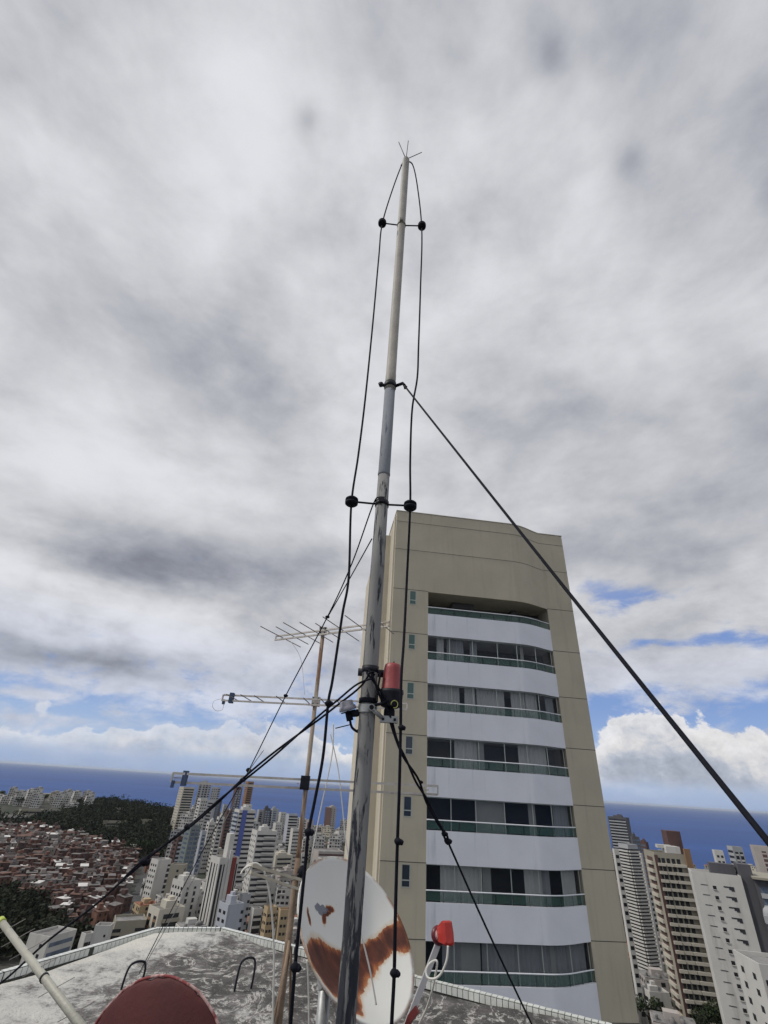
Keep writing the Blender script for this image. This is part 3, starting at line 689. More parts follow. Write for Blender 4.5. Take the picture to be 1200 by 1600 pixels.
cable('coax_cable', [(516,1145,4.0), (528,1200,4.0), (534,1250,4.0), (540,1310,4.0), (546,1345,4.0)], .0040, whc, 'white coax passing behind the mast above dish', 'cable', group='aerial leads')
cable('coax_cable', [(480,1500,3.1), (482,1545,3.1), (483,1620,3.1)], .0040, whc, 'white coax hanging under the left dish edge', 'cable', group='aerial leads')
cable('coax_cable', [(377,1363,3.3), (388,1352,3.3), (403,1350,3.3), (415,1368,3.3), (424,1420,3.3), (428,1490,3.3), (427,1560,3.3), (425,1640,3.3)], .0050, whc, 'thick cream coax hanging free left of the rusty pole', 'cable', group='aerial leads')
cable('coax_cable', [(563,1455,2.2), (572,1490,2.2), (580,1525,2.2), (588,1570,2.2)], .0028, whc, 'thin white coax crossing the front of the dish', 'cable', group='aerial leads')

# ------------------------------------------------------------------ aerial pole and its aerials
PD = 3.7
poleM = peel('rust_streaked_pole', (.36, .30, .24), (.18, .105, .065), .48, .62, 9)
pb = P(437, 1590, PD)
pole = empty('aerial_pole', (pb.x, pb.y, ZR)); tag(pole, 'thin rust streaked pole carrying four aerials left of the mast', 'pole')
def build_pole():
    q = MB(); top = P(505, 986, PD); q.tube([Vector((pb.x, pb.y, ZR-.05)), P(466, 1340, PD)], [.021, .019], 14); q.build('lower_tube', rusty_beige, pole)
    q = MB(); q.tube([P(466, 1340, PD), P(467, 1330, PD), P(505, 986, PD)], [.018, .0155, .0155], 14); q.build('upper_tube', poleM, pole)
    for (a, b, r_) in (((452,1470), (428,1625), .009), ((455,1480), (452,1625), .008), ((447,1500), (418,1640), .007)):
        q = MB(); q.tube([P(*a, PD-.04), P(*b, PD-.25 if b[0] < 430 else PD+.2)], r_, 8); q.build('brace_stick', rusty_beige, pole)
rusty_beige = mat('rusty_brown_tube', (.20, .145, .10), .75, .3, 7, .3, 80, stain=((.12, .07, .045), (1, 1, .4), 8, .48, .7))
build_pole()
alu_d = mat('dull_aluminium', (.50, .47, .43), .5, .15, 20, metal=.25, stain=((.24, .19, .15), (1, 1, 1), 10, .52, .75))
alu_dk = mat('tarnished_element', (.22, .20, .19), .5, .2, 20, metal=.3)
def aerial(name, L, Rr, DL, gap, els, label, elen, cl_px, tipc=None, eldir=None, thick=.011):
    """two parallel rails, horizontal; els: (t along boom, half length)"""
    a = P(*L, DL); v = ray(*Rr); b = Vector((0, 0, CZ)) + v*((a.z-CZ)/v.z) if abs(v.z) > .1 else P(*Rr, DL)
    c = P(*cl_px, PD); t = (b-a).normalized(); up = Vector((0, 0, 1)); sd = eldir or t.cross(up).normalized()
    root = empty(name, c.copy()); tag(root, label, 'aerial', 'television aerials on the rusty pole')
    q = MB()
    for s in (-1, 1):
        o = up*s*gap/2+sd*s*gap*.25; q.bar(a+o, b+o, thick, thick)
    for e in (a, b): q.bar(e-up*gap/2, e+up*gap/2, .008, .014)
    q.build('boom', alu_d, root)
    for tt, hl in els:
        p = a+(b-a)*tt; q = MB(); q.tube([p-sd*hl, p+sd*hl], .0032, 6); q.build('element', alu_dk, root)
    q = MB(); pc = c; q.box(pc-Vector((.03, .035, gap*.8)), pc+Vector((.03, .0, gap*.8)))
    for dx in (-.018, .018):
        for dz in (-gap*.5, gap*.5): q.tube([pc+Vector((dx, -.05, dz)), pc+Vector((dx, -.034, dz))], .006, 8, 1)
    q.build('clamp', [alu_d if gap < .05 else blackm, blackm], root)
    if tipc:
        q = MB(); e = a+(b-a)*tipc; q.box(e-Vector((.014, .02, gap*.85)), e+Vector((.014, .02, gap*.85))); q.box(a+Vector((.005, -.01, -gap*1.1)), a+Vector((.022, .01, -gap*.3))); q.build('feed_box', mat('blue_black_box', (.04, .07, .13), .5), root)
    return root
edir = Vector((.62, -.78, 0)).normalized()
aerial('log_periodic_aerial', (431,997), (608,975), 3.75, .036, [(.06,.29), (.17,.24), (.28,.30), (.40,.26), (.50,.20), (.62,.30), (.78,.27), (.95,.22)], 'topmost aerial on the pole with many crossing thin rods', .3, (505,987), eldir=Vector((.40, .92, 0)).normalized())
aerial('log_periodic_aerial', (348,1090), (636,1104), 3.75, .040, [(.06,.16), (.14,.17), (.21,.16), (.33,.18), (.47,.16), (.56,.16), (.64,.16), (.8,.15), (.97,.10)], 'second aerial from the top with twin rails at lamp height', .2, (494,1097), tipc=.05, eldir=Vector((.06, 1, 0)).normalized())
aerial('log_periodic_aerial', (269,1215), (684,1235), 3.85, .052, [(.02,.1), (.25,.1), (.46,.1), (.7,.1), (.95,.1)], 'long pale twin rail aerial lying along the sea horizon', .2, (477,1223), tipc=.045, eldir=Vector((.10, -.99, 0)).normalized(), thick=.014)
def low_aerial():
    a = P(393, 1352, 3.1); b = P(482, 1378, 3.72); b.z = a.z+(b.z-a.z); root = empty('low_aerial', b.copy()); tag(root, 'short cream aerial boom low on the pole before white towers', 'aerial', 'television aerials on the rusty pole')
    q = MB(); q.bar(a, b, .014, .014); q.bar(a-Vector((0, 0, .03)), b-Vector((0, 0, .05)), .012, .012); q.build('boom', mat('cream_boom', (.52, .48, .38), .6, .1), root)
    for t in (.2, .4, .6, .8):
        p = a+(b-a)*t; q = MB(); q.tube([p+Vector((-.05, -.08, 0)), p+Vector((.05, .08, 0))], .003, 6); q.build('element', alu_dk, root)
    q = MB(); q.blob(P(472, 1365, 3.66), .032, 4, 0, (1, 1, 1.2), .15); q.build('clamp', black, root)
low_aerial()
cable('feed_cable', [(345,1092,3.75), (335,1095,3.75), (332,1103,3.75), (337,1110,3.75), (347,1109,3.75), (350,1098,3.75)], .0015, whc, 'thin white loop at left tip of the second aerial', 'cable', group='aerial leads')
cable('feed_cable', [(376,1366,3.2), (380,1360,3.2), (386,1355,3.15), (392,1353,3.1), (389,1361,3.15), (383,1368,3.2), (378,1370,3.2)], .0045, whc, 'cream cable loop at tip of the low aerial boom', 'cable', group='aerial leads')

# near aerial in the bottom left corner
def near_aerial():
    a = P(2, 1440, DZ(2,1440,1.35)); b = P(135, 1612, DZ(135,1612,.95)); c = P(170, 1660, DZ(170,1660,.9))
    root = empty('near_aerial', c.copy()); tag(root, 'pale square boom aerial with yellow end cap in lower left corner', 'aerial')
    q = MB(); q.tube([a, c], .0085, 12); q.build('boom', mat('grey_cream_tube', (.36, .355, .30), .45, .12, 12, .2, 60, stain=((.25, .24, .19), (1, 1, 1), 8, .5, .8)), root)
    t = (c-a).normalized(); q = MB(); q.tube([a-t*.010, a+t*.012], .0105, 12); q.build('end_cap', mat('lime_cap', (.42, .50, .08), .5), root)
    el = (P(110, 1532, DZ(110,1532,1.1))-P(45, 1568, DZ(45,1568,1.1))).normalized()
    for tt in (.10, .2, .31, .45, .6, .76):
        p = a+(c-a)*tt+Vector((0, 0, .008)); q = MB(); l = .055-.02*abs(tt-.3); q.tube([p-el*l, p+el*l], .0009, 6); q.build('element', alu_dk, root)
    p = a+(c-a)*.5; q = MB(); q.tube([p-t*.003, p+t*.003], .0102, 12); q.build('strap', blackm, root)
near_aerial()

# ------------------------------------------------------------------ dishes
def dish_frame(c, nrm, upish=Vector((0, 0, 1))):
    n = nrm.normalized(); x = upish.cross(n).normalized(); y = n.cross(x); M = Matrix((x, y, n)).transposed().to_4x4(); M.translation = c; return M
def dish_mesh(rx, ry, depth, th, nr=22, ns=72, jag=0, seed=1):
    rnd = random.Random(seed); q = MB(); vs = []; fs = []; J = [1-jag*abs(rnd.gauss(0, 1))*.5 for _ in range(ns)]
    def ring(t, dz): 
        for k in range(ns):
            a = 2*math.pi*k/ns; r_ = t*(J[k] if t > .97 else 1); vs.append(Vector((rx*r_*math.cos(a), ry*r_*math.sin(a), depth*t*t+dz)))
    for i in range(nr+1): ring(max(.002, i/nr), 0)
    for i in range(nr, -1, -1): ring(max(.002, i/nr), -th)
    L = 2*(nr+1)
    for i in range(L-1):
        for k in range(ns): fs.append((i*ns+k, i*ns+(k+1) % ns, (i+1)*ns+(k+1) % ns, (i+1)*ns+k))
    q.add(vs, fs, 0, True); return q
def rust_dish_mat():
    M = bpy.data.materials.new('white_enamel_with_rust'); M.use_nodes = True; n = M.node_tree; g = G(n); b = n.nodes['Principled BSDF']
    tc = g.n('ShaderNodeTexCoord').outputs['Object']
    w1 = g.noise(tc, 9, 6, .65, color=True); wx, wy, wz = g.sep(w1); w2 = g.noise(g.vm('MULTIPLY', tc, (1.5, .45, 1)), 30, 7, .68)
    X, Y, Z = g.sep(tc); X = g.add(X, g.mul(g.sub(wx, .5), .05)); Y = g.add(Y, g.mul(g.sub(wy, .5), .09))
    def ell(cx, cy, rx, ry, ang=0):
        ca, sa = math.cos(ang), math.sin(ang); dx = g.sub(X, cx); dy = g.sub(Y, cy)
        u = g.mul(g.add(g.mul(dx, ca), g.mul(dy, sa)), 1/rx); v = g.mul(g.sub(g.mul(dy, ca), g.mul(dx, sa)), 1/ry)
        return g.m('SQRT', g.add(g.mul(u, u), g.mul(v, v)))
    E = RUST(ell, g); dist = E[0]
    for e in E[1:]: dist = g.m('MINIMUM', dist, e)
    k = g.add(dist, g.mul(g.sub(w2, .5), .42))
    mask = g.ss(k, 1.03, .95); halo = g.ss(k, 1.32, .98, 0, .55)
    base = g.mix(g.noise(tc, 3, 5, .6), (.56, .57, .54), (.66, .66, .62)); base = g.mix(halo, base, (.50, .33, .15)); base = g.mix(g.ss(g.noise(tc, 55, 4, .7), .70, .76, 0, .7), base, (.22, .12, .07))
    rc = g.ramp(g.add(g.mul(g.noise(g.vm('MULTIPLY', tc, (1.4, .5, 1)), 16, 7, .66), .85), g.mul(g.ss(k, .5, 1.05), .34)), [(.3, (.055, .018, .012)), (.52, (.115, .036, .022)), (.64, (.21, .066, .028)), (.82, (.40, .15, .055))])
    cc = g.mix(mask, base, rc)
    gx = g.ss(ell(GREY[0], GREY[1], GREY[2], GREY[3]), 1.05, .9); cc = g.mix(gx, cc, (.13, .14, .17))
    rr = g.m('SQRT', g.add(g.mul(g.mul(g.sep(tc)[0], 1/DRX), g.mul(g.sep(tc)[0], 1/DRX)), g.mul(g.mul(g.sep(tc)[1], 1/DRY), g.mul(g.sep(tc)[1], 1/DRY))))
    rim = g.mul(g.ss(rr, .955, .995), g.ss(g.noise(tc, 7, 5, .6), .42, .6)); cc = g.mix(g.mul(rim, .8), cc, (.30, .13, .05))
    n.links.new(cc, b.inputs['Base Color']); n.links.new(g.lin(mask, 0, 1, .38, .9), b.inputs['Roughness'])
    bn = g.n('ShaderNodeBump'); bn.inputs['Strength'].default_value = .4; bn.inputs['Distance'].default_value = .004
    n.links.new(g.mul(mask, w2), bn.inputs['Height']); n.links.new(bn.outputs[0], b.inputs['Normal']); return M
DRX, DRY = .329, .329
GREY = (-.088, .148, .052, .020)
def RUST(ell, g):
    return [ell(-.235, -.06, .085, .08, -.5), ell(-.20, -.12, .11, .07, -.7), ell(-.14, -.18, .08, .06, -.5), ell(-.10, -.06, .12, .07), ell(-.03, -.10, .10, .085), ell(-.17, -.045, .12, .085, -.15), ell(-.09, -.10, .12, .085, -.3), ell(-.11, -.17, .05, .05), ell(.04, -.085, .11, .058, -.1), ell(.16, -.062, .10, .052), ell(.275, -.052, .085, .062, -.1), ell(.345, -.02, .035, .04), ell(-.078, .112, .018, .028), ell(-.022, .148, .028, .017, -.4), ell(-.05, .128, .03, .012, .2), ell(-.204, .112, .013, .030, .2)]
DC = P(559, 1454, 2.75)
def white_dish():
    nrm = Vector((.570, -.483, .665)); M = dish_frame(DC-nrm*.105, nrm)
    root = empty('satellite_dish', (DC.x, DC.y, ZR)); tag(root, 'large white offset satellite dish with a wide rust patch behind the mast', 'satellite dish')
    q = dish_mesh(DRX, DRY, .105, .010)
    o = bpy.data.objects.new('reflector', q.mesh('reflector', rust_dish_mat())); col.objects.link(o); o.parent = root
    Ml = M.copy(); Ml.translation = M.translation-root.location; o.matrix_local = Ml
    q = MB(); c = M @ Vector((0, 0, -.02)); e = Vector((c.x-.06, c.y+.10, c.z-.10)); q.tube([e, Vector((e.x, e.y, ZR))], .028, 14); q.bar(c-Vector((0, 0, .03)), e, .10, .12); q.build('support_post', galv, root)
    q = MB(); lo = P(632, 1612, 2.55); hi = P(684, 1476, DZ(684,1476,1.9)); q.bar(lo, hi, .014, .022); q.build('feed_arm', mat('pale_grey_arm', (.42, .42, .43), .5, .1), root)
    q = MB(); q.bar(P(640, 1592, 2.50), P(652, 1577, 2.48), .012, .022); q.bar(P(640, 1592, 2.50), P(633, 1612, 2.5), .012, .022); q.build('arm_bracket', mat('maroon_bracket', (.12, .02, .02), .5), root)
    c = P(694, 1459, DZ(694,1459,1.88)); v = (P(686, 1455, DZ(686,1455,1.94))-P(706, 1449, DZ(706,1449,1.86))).normalized()
    q = MB(); pr = [(.004, .030), (.030, .028), (.034, .010), (.035, -.02), (.026, -.048), (.004, -.052)]
    Mx = dish_frame(c, -v)
    # boxy low noise block body
    prof = [(-.028, .018, .020), (-.012, .024, .023), (.018, .028, .027), (.034, .024, .034), (.042, .013, .028)]
    vs = []
    for z, a, bb in prof:
        for (i, j) in ((-1,-1),(-.6,-1.15),(.6,-1.15),(1,-1),(1.1,0),(1,1),(.6,1.1),(-.6,1.1),(-1,1),(-1.1,0)): vs.append(Mx @ Vector((i*a, j*bb, z)))
    n = 10; q.add(vs, [(i*n+k, i*n+(k+1) % n, (i+1)*n+(k+1) % n, (i+1)*n+k) for i in range(4) for k in range(n)]+[tuple(reversed(range(n))), tuple(range(40, 50))], 0, False)
    lnb = q.build('lnb_housing', redb, root)
    q = MB(); q.lathe([(.020, 0), (.0205, .018)], c+v*.028, v, 20); q.lathe([(.021, .0), (.021, .006)], c+v*.034, v, 20, 1); sub(q, 'collar', [mat('white_ring', (.6, .6, .6), .4), redb], lnb, root)
    q = MB(); q.lathe([(.022, 0), (.031, .004), (.033, .012), (.030, .020), (.001, .023)], c+v*.044, v, 24); sub(q, 'feed_cap', mat('dark_maroon_cap', (.10, .012, .02), .4), lnb, root)
    D = DZ(694,1475,1.80)
    cab = cable('dish_coax', [(700,1478,D), (698,1500,D), (690,1520,D+.01), (680,1529,D+.02), (669,1528,D+.03), (666,1518,D+.04), (671,1506,D+.04), (680,1501,D+.05), (683,1504,D+.05), (681,1520,D+.06), (676,1545,D+.1), (668,1572,D+.2), (655,1600,D+.3)], .0042, whc, 'white coax looping down from the red dish feed', 'cable', group='aerial leads')
white_dish()
def red_dish():
    nrm = Vector((-.243, -.967, -.079)).normalized(); c = P(231, 1710, 2.35)+nrm*.066; M = dish_frame(c, -nrm)
    root = empty('satellite_dish', (c.x, c.y, ZR)); tag(root, 'dark red painted dish seen from behind with chipped rim', 'satellite dish')
    redm = mat('maroon_dish_paint', (.066, .013, .013), .7, .25, 4, .12, 50, stain=((.075, .012, .012), (1, 1, 1), 5, .5, .7))
    q = dish_mesh(.285, .285, .07, .006, jag=.035, seed=4); o = bpy.data.objects.new('reflector', q.mesh('reflector', redm)); col.objects.link(o); o.parent = root
    Ml = M.copy(); Ml.translation = M.translation-root.location; o.matrix_local = Ml
    chip = mat('chipped_rim_edge', (.42, .28, .26), .7, .3, 40, stain=((.20, .04, .04), (1, 1, 1), 14, .42, .55)); rnd = random.Random(8)
    q = MB(); pts = [M @ Vector(((.283+rnd.uniform(-.002, .002))*math.cos(a/60*2*math.pi), (.283+rnd.uniform(-.002, .002))*math.sin(a/60*2*math.pi), .066)) for a in range(61)]; q.tube(pts, .0045, 8); q.build('rim', chip, root)
    q = MB(); pts = [M @ Vector((.105*math.cos(a/40*2*math.pi), .105*math.sin(a/40*2*math.pi), .0035)) for a in range(41)]; q.tube(pts, .0022, 6); q.build('pressed_ring', redm, root)
    q = MB(); q.tube([M @ Vector((0, 0, .02)), Vector((c.x, c.y+.12, c.z-.1)), Vector((c.x, c.y+.12, ZR))], .02, 12); q.build('support_post', galv, root)
red_dish()
for i, (px, py, lab) in enumerate(((204, 1538, 'bent black steel hook in the terrace beside the maroon dish'), (378, 1549, 'bent dark steel hook in the dark middle of the terrace'))):
    base = on_plane(px, py, ZR); w_ = .105; h_ = .19
    q = MB(); a = base+Vector((-w_*.6, -.02, -.05)); h_ = .20 if i else .13; b = base+Vector((w_*.6, .08, -.05))
    q.tube(spline([a, a+Vector((.006, 0, h_*.7)), a+Vector((.015, .01, h_+.02)), a+Vector((.035, .02, h_+.05)), (a+b)/2+Vector((.01, 0, h_+.06)), b+Vector((-.015, 0, h_+.045)), b+Vector((.004, 0, h_+.01)), b+Vector((.006, 0, h_*.6)), b+Vector((-.004, 0, .02 if i else -.02))], 6), .009, 10)
    tag(q.build('anchor_hook', blackm), lab, 'hook', 'steel hooks set in the terrace')

# ------------------------------------------------------------------ the city
WALLC = {'white': (.50, .49, .46), 'cream': (.47, .44, .37), 'grey': (.34, .35, .36), 'dark': (.085, .085, .095), 'brown': (.23, .14, .08), 'bluegrey': (.36, .38, .42),
         'teal': (.16, .19, .185), 'pinkish': (.38, .345, .32), 'orange': (.26, .15, .085), 'ochre': (.40, .31, .19), 'dkbrown': (.095, .055, .05), 'blue': (.09, .12, .34), 'red': (.20, .045, .04), 'tan': (.40, .29, .19), 'khaki': (.29, .27, .215)}
def wallm(k):
    c = WALLC[k]
    return mat('facade_'+k, c, .85, .07, .08, stain=(tuple(v*.62 for v in c), (1, 1, .12), .35, .52, .85))
darkg = mat('dark_glazing', (.022, .024, .028), .25, .5, .25, spec=.5)  # dark glass colour for the windows of the city blocks
bluish = mat('bluish_glazing', (.10, .13, .18), .2, .3, .3, spec=.5)
roofg = mat('grey_roof_felt', (.20, .195, .19), .95, .25, .12, stain=((.07, .07, .065), (1, 1, 1), .3, .5, .7))
roofr = mat('clay_tile_roof', (.22, .10, .06), .9, .25, .4)
def gz(x, y): return hgt(x, y)
HERO = []
def solve(xl, xr, yt, D):
    al = azel(xl, yt)[0]; ar = azel(xr, yt)[0]; xm = (xl+xr)/2
    e = azel(xm, yt)[1]; az = (al+ar)/2; W = D*(ar-al)
    x, y = D*math.sin(az), D*math.cos(az); top = CZ+D*math.tan(e); g_ = gz(x, y)
    return x, y, az, W, top, g_
def boxf(mb, face, w, d, x0, x1, z0, z1, out, inn=.0, mi=0):
    """a slab on one face of a w x d body; x0..x1 run left to right seen from outside"""
    if face == 'F': mb.box((x0, -d/2-out, z0), (x1, -d/2+.02-inn, z1), mi)
    elif face == 'L': mb.box((-w/2-out, -x1, z0), (-w/2+.02, -x0, z1), mi)
    elif face == 'R': mb.box((w/2-.02, x0, z0), (w/2+out, x1, z1), mi)
def facade(root, face, w, d, H, style, wm, z0=0):
    """style = (kind, ...) ; windows, balconies and stripes become parts of the building"""
    kind = style[0]; L = w if face == 'F' else d; fh = style[1]; nf = max(1, int((H-1.2-z0)/fh)); gl = style[3] if len(style) > 3 else darkg; bm_ = style[4] if len(style) > 4 else wm
    zf = lambda k: H-1.0-fh*(k+1)
    if kind == 'band':          # ribbon of dark glazing with a parapet band below it on every floor
        fr = style[2]; a = -L/2*fr; b = L/2*fr
        q = MB(); boxf(q, face, w, d, a, b, fh*.38, fh*.92, .05); me0 = q.build('window_band', gl, root, local=True); me0.location = (0, 0, zf(0))
        q = MB(); boxf(q, face, w, d, a-.15, b+.15, -.15, fh*.36, .9); bb = q.build('balcony', bm_, root, local=True); bb.location = (0, 0, zf(0))
        for k in range(1, nf):
            copy_part(me0, root, loc=(0, 0, zf(k))); copy_part(bb, root, loc=(0, 0, zf(k)))
    elif kind == 'rib':
        fr = style[2]; q = MB(); boxf(q, face, w, d, -L/2*fr, L/2*fr, fh*.42, fh*.86, .05); o = q.build('window_band', gl, root, local=True); o.location = (0, 0, zf(0))
        for k in range(1, nf): copy_part(o, root, loc=(0, 0, zf(k)))
    elif kind == 'grid':        # separate windows
        cols = style[2]; ww = style[5] if len(style) > 5 else 1.4; wh = style[6] if len(style) > 6 else 1.25; o = None; cnt = 0
        q = MB(); boxf(q, face, w, d, -ww/2, ww/2, fh*.35, fh*.35+wh, .045); 
        for k in range(nf):
            for c in cols:
                if cnt >= 96: break
                loc = {'F': (c*L, 0, zf(k)), 'L': (0, -c*L, zf(k)), 'R': (0, c*L, zf(k))}[face]
                if o is None: o = q.build('window', gl, root, local=True); o.location = loc
                else: copy_part(o, root, loc=loc)
                cnt += 1
    elif kind == 'cols':        # tall dark recess stripes
        for c, cw in style[2]:
            q = MB(); boxf(q, face, w, d, c*L-cw/2, c*L+cw/2, z0+1, H-2.0, .06); o = q.build('window_column', gl, root, local=True)
            q = MB(); n_ = 0
            for k in range(nf if bm_ is not None else 0):
                q2 = (c*L-cw/2+.05, c*L+cw/2-.05)
                if k: copy_part(fs, root, loc=(0, 0, zf(k)))
                else:
                    boxf(q, face, w, d, q2[0], q2[1], -.1, fh*.3, .12); fs = q.build('spandrel', bm_, root, local=True); fs.location = (0, 0, zf(k))
    elif kind == 'fin':         # coloured full height strips
        for c, cw, mm in style[2]:
            q = MB(); boxf(q, face, w, d, c*L-cw/2, c*L+cw/2, z0, H+.3, .35); q.build('facade_strip', mm, root, local=True)
def building(xl, xr, yt, D, side, sf, wall, styles, label, name='tower_block', tank=.3, cat='building', group=None, roof=None, asp=.9, podium=True, extra=None, HH=None):
    x, y, az, W, top, g_ = solve(xl, xr, yt, D); sf = max(.06, sf)
    psi = math.atan(sf/(asp*(1-sf))) ; w_ = W*(1-sf)/math.cos(psi); d_ = W*sf/math.sin(psi)
    H = max(3.5, top-g_) ; rz = -az + (psi if side == 'R' else -psi)
    rz = -az - psi if side == 'R' else -az + psi
    r0 = d_/2
    x += math.sin(az)*r0*.6; y += math.cos(az)*r0*.6
    root = empty(name, (x, y, g_), rz); tag(root, label, cat, group)
    HERO.append((x, y, max(w_, d_)*.62))
    wm = wallm(wall); q = MB(); q.box((-w_/2, -d_/2, -6), (w_/2, d_/2, H)); q.build('wall', wm, root, local=True)
    q = MB(); e = .28
    for a in (((-w_/2, -d_/2), (w_/2, -d_/2+e)), ((-w_/2, d_/2-e), (w_/2, d_/2)), ((-w_/2, -d_/2+e), (-w_/2+e, d_/2-e)), ((w_/2-e, -d_/2+e), (w_/2, d_/2-e))):
        q.box((a[0][0], a[0][1], H+.002), (a[1][0], a[1][1], H+.9))
    q.build('roof_parapet', wm, root, local=True)
    q = MB(); q.box((-w_/2+e+.01, -d_/2+e+.01, H+.01), (w_/2-e-.01, d_/2-e-.01, H+.12)); q.build('roof', roof or roofg, root, local=True)
    if tank:
        rt = random.Random(int(xl*7+D)); tw_ = w_*(tank+.12); th = rt.uniform(2.0, 3.4); ox = rt.uniform(-.18, .2)*w_; q = MB(); q.box((-tw_/2+ox, -d_*.2, H+.13), (tw_/2+ox, d_*.3, H+th))
        if rt.random() < .45: q.box((ox-tw_*.1, -d_*.05, H+th+.01), (ox+tw_*.4, d_*.2, H+th+1.2)); q.build('water_tank_room', wm, root, local=True)
    for f, st in styles: facade(root, f, w_, d_, H, st, wm)
    if extra: extra(root, w_, d_, H, wm)
    return root
W_, C_, G_, K_ = 'white', 'cream', 'grey', 'dark'
F3 = 3.0
def m_(k): return wallm(k)
# ---- left group, from the sea forward
building(280,305,1231, 800,'L',.28,C_, [('F',('band',F3,.86,darkg,m_(C_))),('L',('grid',F3,[-.3,.0,.3],darkg))], 'tall cream tower with dark balcony stripes, leftmost of the high towers')
building(311,331,1224, 860,'R',.2,G_, [('F',('cols',F3,[(-.3,3.),(.05,2.5),(.33,3.)])),('R',('rib',F3,.7))], 'pale grey twin shaft tower just behind the low aerial tip', tank=.4)
building(331,345,1231, 880,'R',.3,G_, [('F',('grid',F3,[-.3,0,.3])),('R',('rib',F3,.8))], 'slim grey tower joined right of the twin shaft tower')
building(309,325,1249, 640,'L',.3,W_, [('F',('grid',F3,[-.25,.05,.33])),('L',('rib',F3,.6))], 'bright white stepped tower in front of the twin shaft tower', tank=.5)
building(325,338,1252, 650,'R',.3,G_, [('F',('rib',F3,.8))], 'dull grey slab tower beside the bright white stepped tower', tank=0)
building(337,347,1252, 800,'R',.3,'dark', [('F',('rib',F3,.8,bluish))], 'dark narrow tower in the gap before the sea')
building(348,358,1258, 900,'L',.2,G_, [('F',('grid',F3,[-.2,.2]))], 'small grey tower between dark towers near the sea')
building(366,379,1231, 820,'L',.25,'dkbrown', [('F',('cols',F3,[(-.28,3.2),(.22,3.2)],bluish,m_(G_)))], 'dark tower with pale vertical stripes left of the brown tower')
building(384,397,1222, 930,'L',.3,'orange', [('F',('band',F3,.7,darkg,m_('orange'))),('L',('grid',F3,[-.2,.2],darkg))], 'orange brown tower rising highest over the sea', tank=.7)
building(380,394,1258, 760,'L',.3,W_, [('F',('rib',F3,.5))], 'plain white block right in front of the orange brown tower', tank=0)
def bluefin(root, w, d, H, wm):
    q = MB(); q.box((-w*.30, -d/2-.5, 0), (-w*.02, -d/2+.02, H+.6)); q.build('blue_strip', m_('blue'), root, local=True)
building(366,400,1267, 480,'L',.24,W_, [('F',('rib',F3,.97,darkg)),('L',('band',F3,.9,bluish,m_('bluegrey')))], 'white tower with a full height royal blue stripe', extra=bluefin)
building(339,351,1278, 560,'L',.25,W_, [('F',('band',F3,.6,darkg,m_(W_))),('L',('rib',F3,.8))], 'white tower with saw edged balconies left of the blue striped one')
building(352,363,1268, 620,'L',.3,'dkbrown', [('F',('rib',F3,.8))], 'dark brown tower tucked behind the blue striped tower')
building(323,337,1286, 570,'L',.3,W_, [('F',('grid',F3,[-.3,0,.3],darkg)),('L',('rib',F3,.5))], 'white tower with grid of square windows behind the teal tower')
building(290,314,1291, 470,'L',.38,'teal', [('F',('cols',F3,[(-.2,3.),(.25,3.)],bluish,m_('teal'))),('L',('rib',F3,.6,bluish))], 'grey green tower with vertical glass shafts')
building(313,323,1300, 500,'L',.3,'bluegrey', [('F',('cols',F3,[(0,2.5)],bluish,m_('bluegrey')))], 'narrow blue grey slab right of the grey green tower', tank=0)
building(272,289,1309, 520,'L',.4,'dkbrown', [('F',('band',F3,.6,darkg,m_('bluegrey'))),('L',('rib',F3,.5))], 'brown tower with curved pale balconies below the leftmost tower')
def roundbal(root, w, d, H, wm):
    q = MB(); arc = [(w*.5*math.cos(a), -d/2-1.6*math.sin(a)) for a in [math.pi*i/12 for i in range(13)]]
    q.prism([(p[0]*.62+w*.16, p[1]) for p in arc][::-1], 0, .95); o = q.build('balcony', wm, root, local=True)
    nf = int((H-2)/3.05)
    for k in range(nf): (copy_part(o, root, loc=(0, 0, H-3.4-3.05*k)) if k else setattr(o, 'location', (0, 0, H-3.4)))
building(393,434,1300, 410,'L',.22,W_, [('F',('rib',3.05,.9,darkg)),('L',('grid',3.05,[-.3,0,.3],darkg))], 'white tower with stacks of rounded balconies left of the rusty pole', extra=roundbal, tank=.25)
def redfin(root, w, d, H, wm):
    q = MB(); q.box((w*.12, -d/2-.9, 0), (w*.32, -d/2+.02, H+.9)); q.build('red_strip', m_('red'), root, local=True)
    q = MB(); q.box((w*.0, -d*.1, H+.13), (w*.26, d*.3, H+11)); q.build('stair_tower', wm, root, local=True)
    q = MB(); q.box((-w*.06, -d/2-.6, 0), (w*.10, -d/2+.02, H+4)); q.build('facade_strip', wm, root, local=True)
building(329,374,1342, 322,'L',.34,W_, [('F',('cols',3.0,[(-.40,1.3),(-.24,.7),(.0,.5),(.42,.8)],darkg,None)),('L',('cols',3.0,[(-.3,1.3),(.02,1.1),(.3,.7)],darkg,None))], 'big white tower with a deep red vertical stripe', extra=redfin, tank=0)
building(236,268,1345, 420,'L',.36,W_, [('F',('cols',3.0,[(.40,2.2)],darkg,m_(W_))),('L',('grid',3.0,[-.3,.0,.3],darkg))], 'white tower at the edge of the brick hillside quarter', tank=.3)
building(266,293,1353, 395,'R',.2,'khaki', [('F',('grid',3.0,[.1],darkg)),('R',('rib',3.0,.4))], 'plain dull beige block beside the white edge tower', tank=.2)
building(269,315,1378, 350,'L',.4,W_, [('F',('cols',3.0,[(-.2,1.5),(.2,1.5)],darkg,m_(W_))),('L',('grid',3.0,[-.35,-.1,.15,.4],darkg))], 'wide low white block with rounded bays under the beige block', tank=.3)
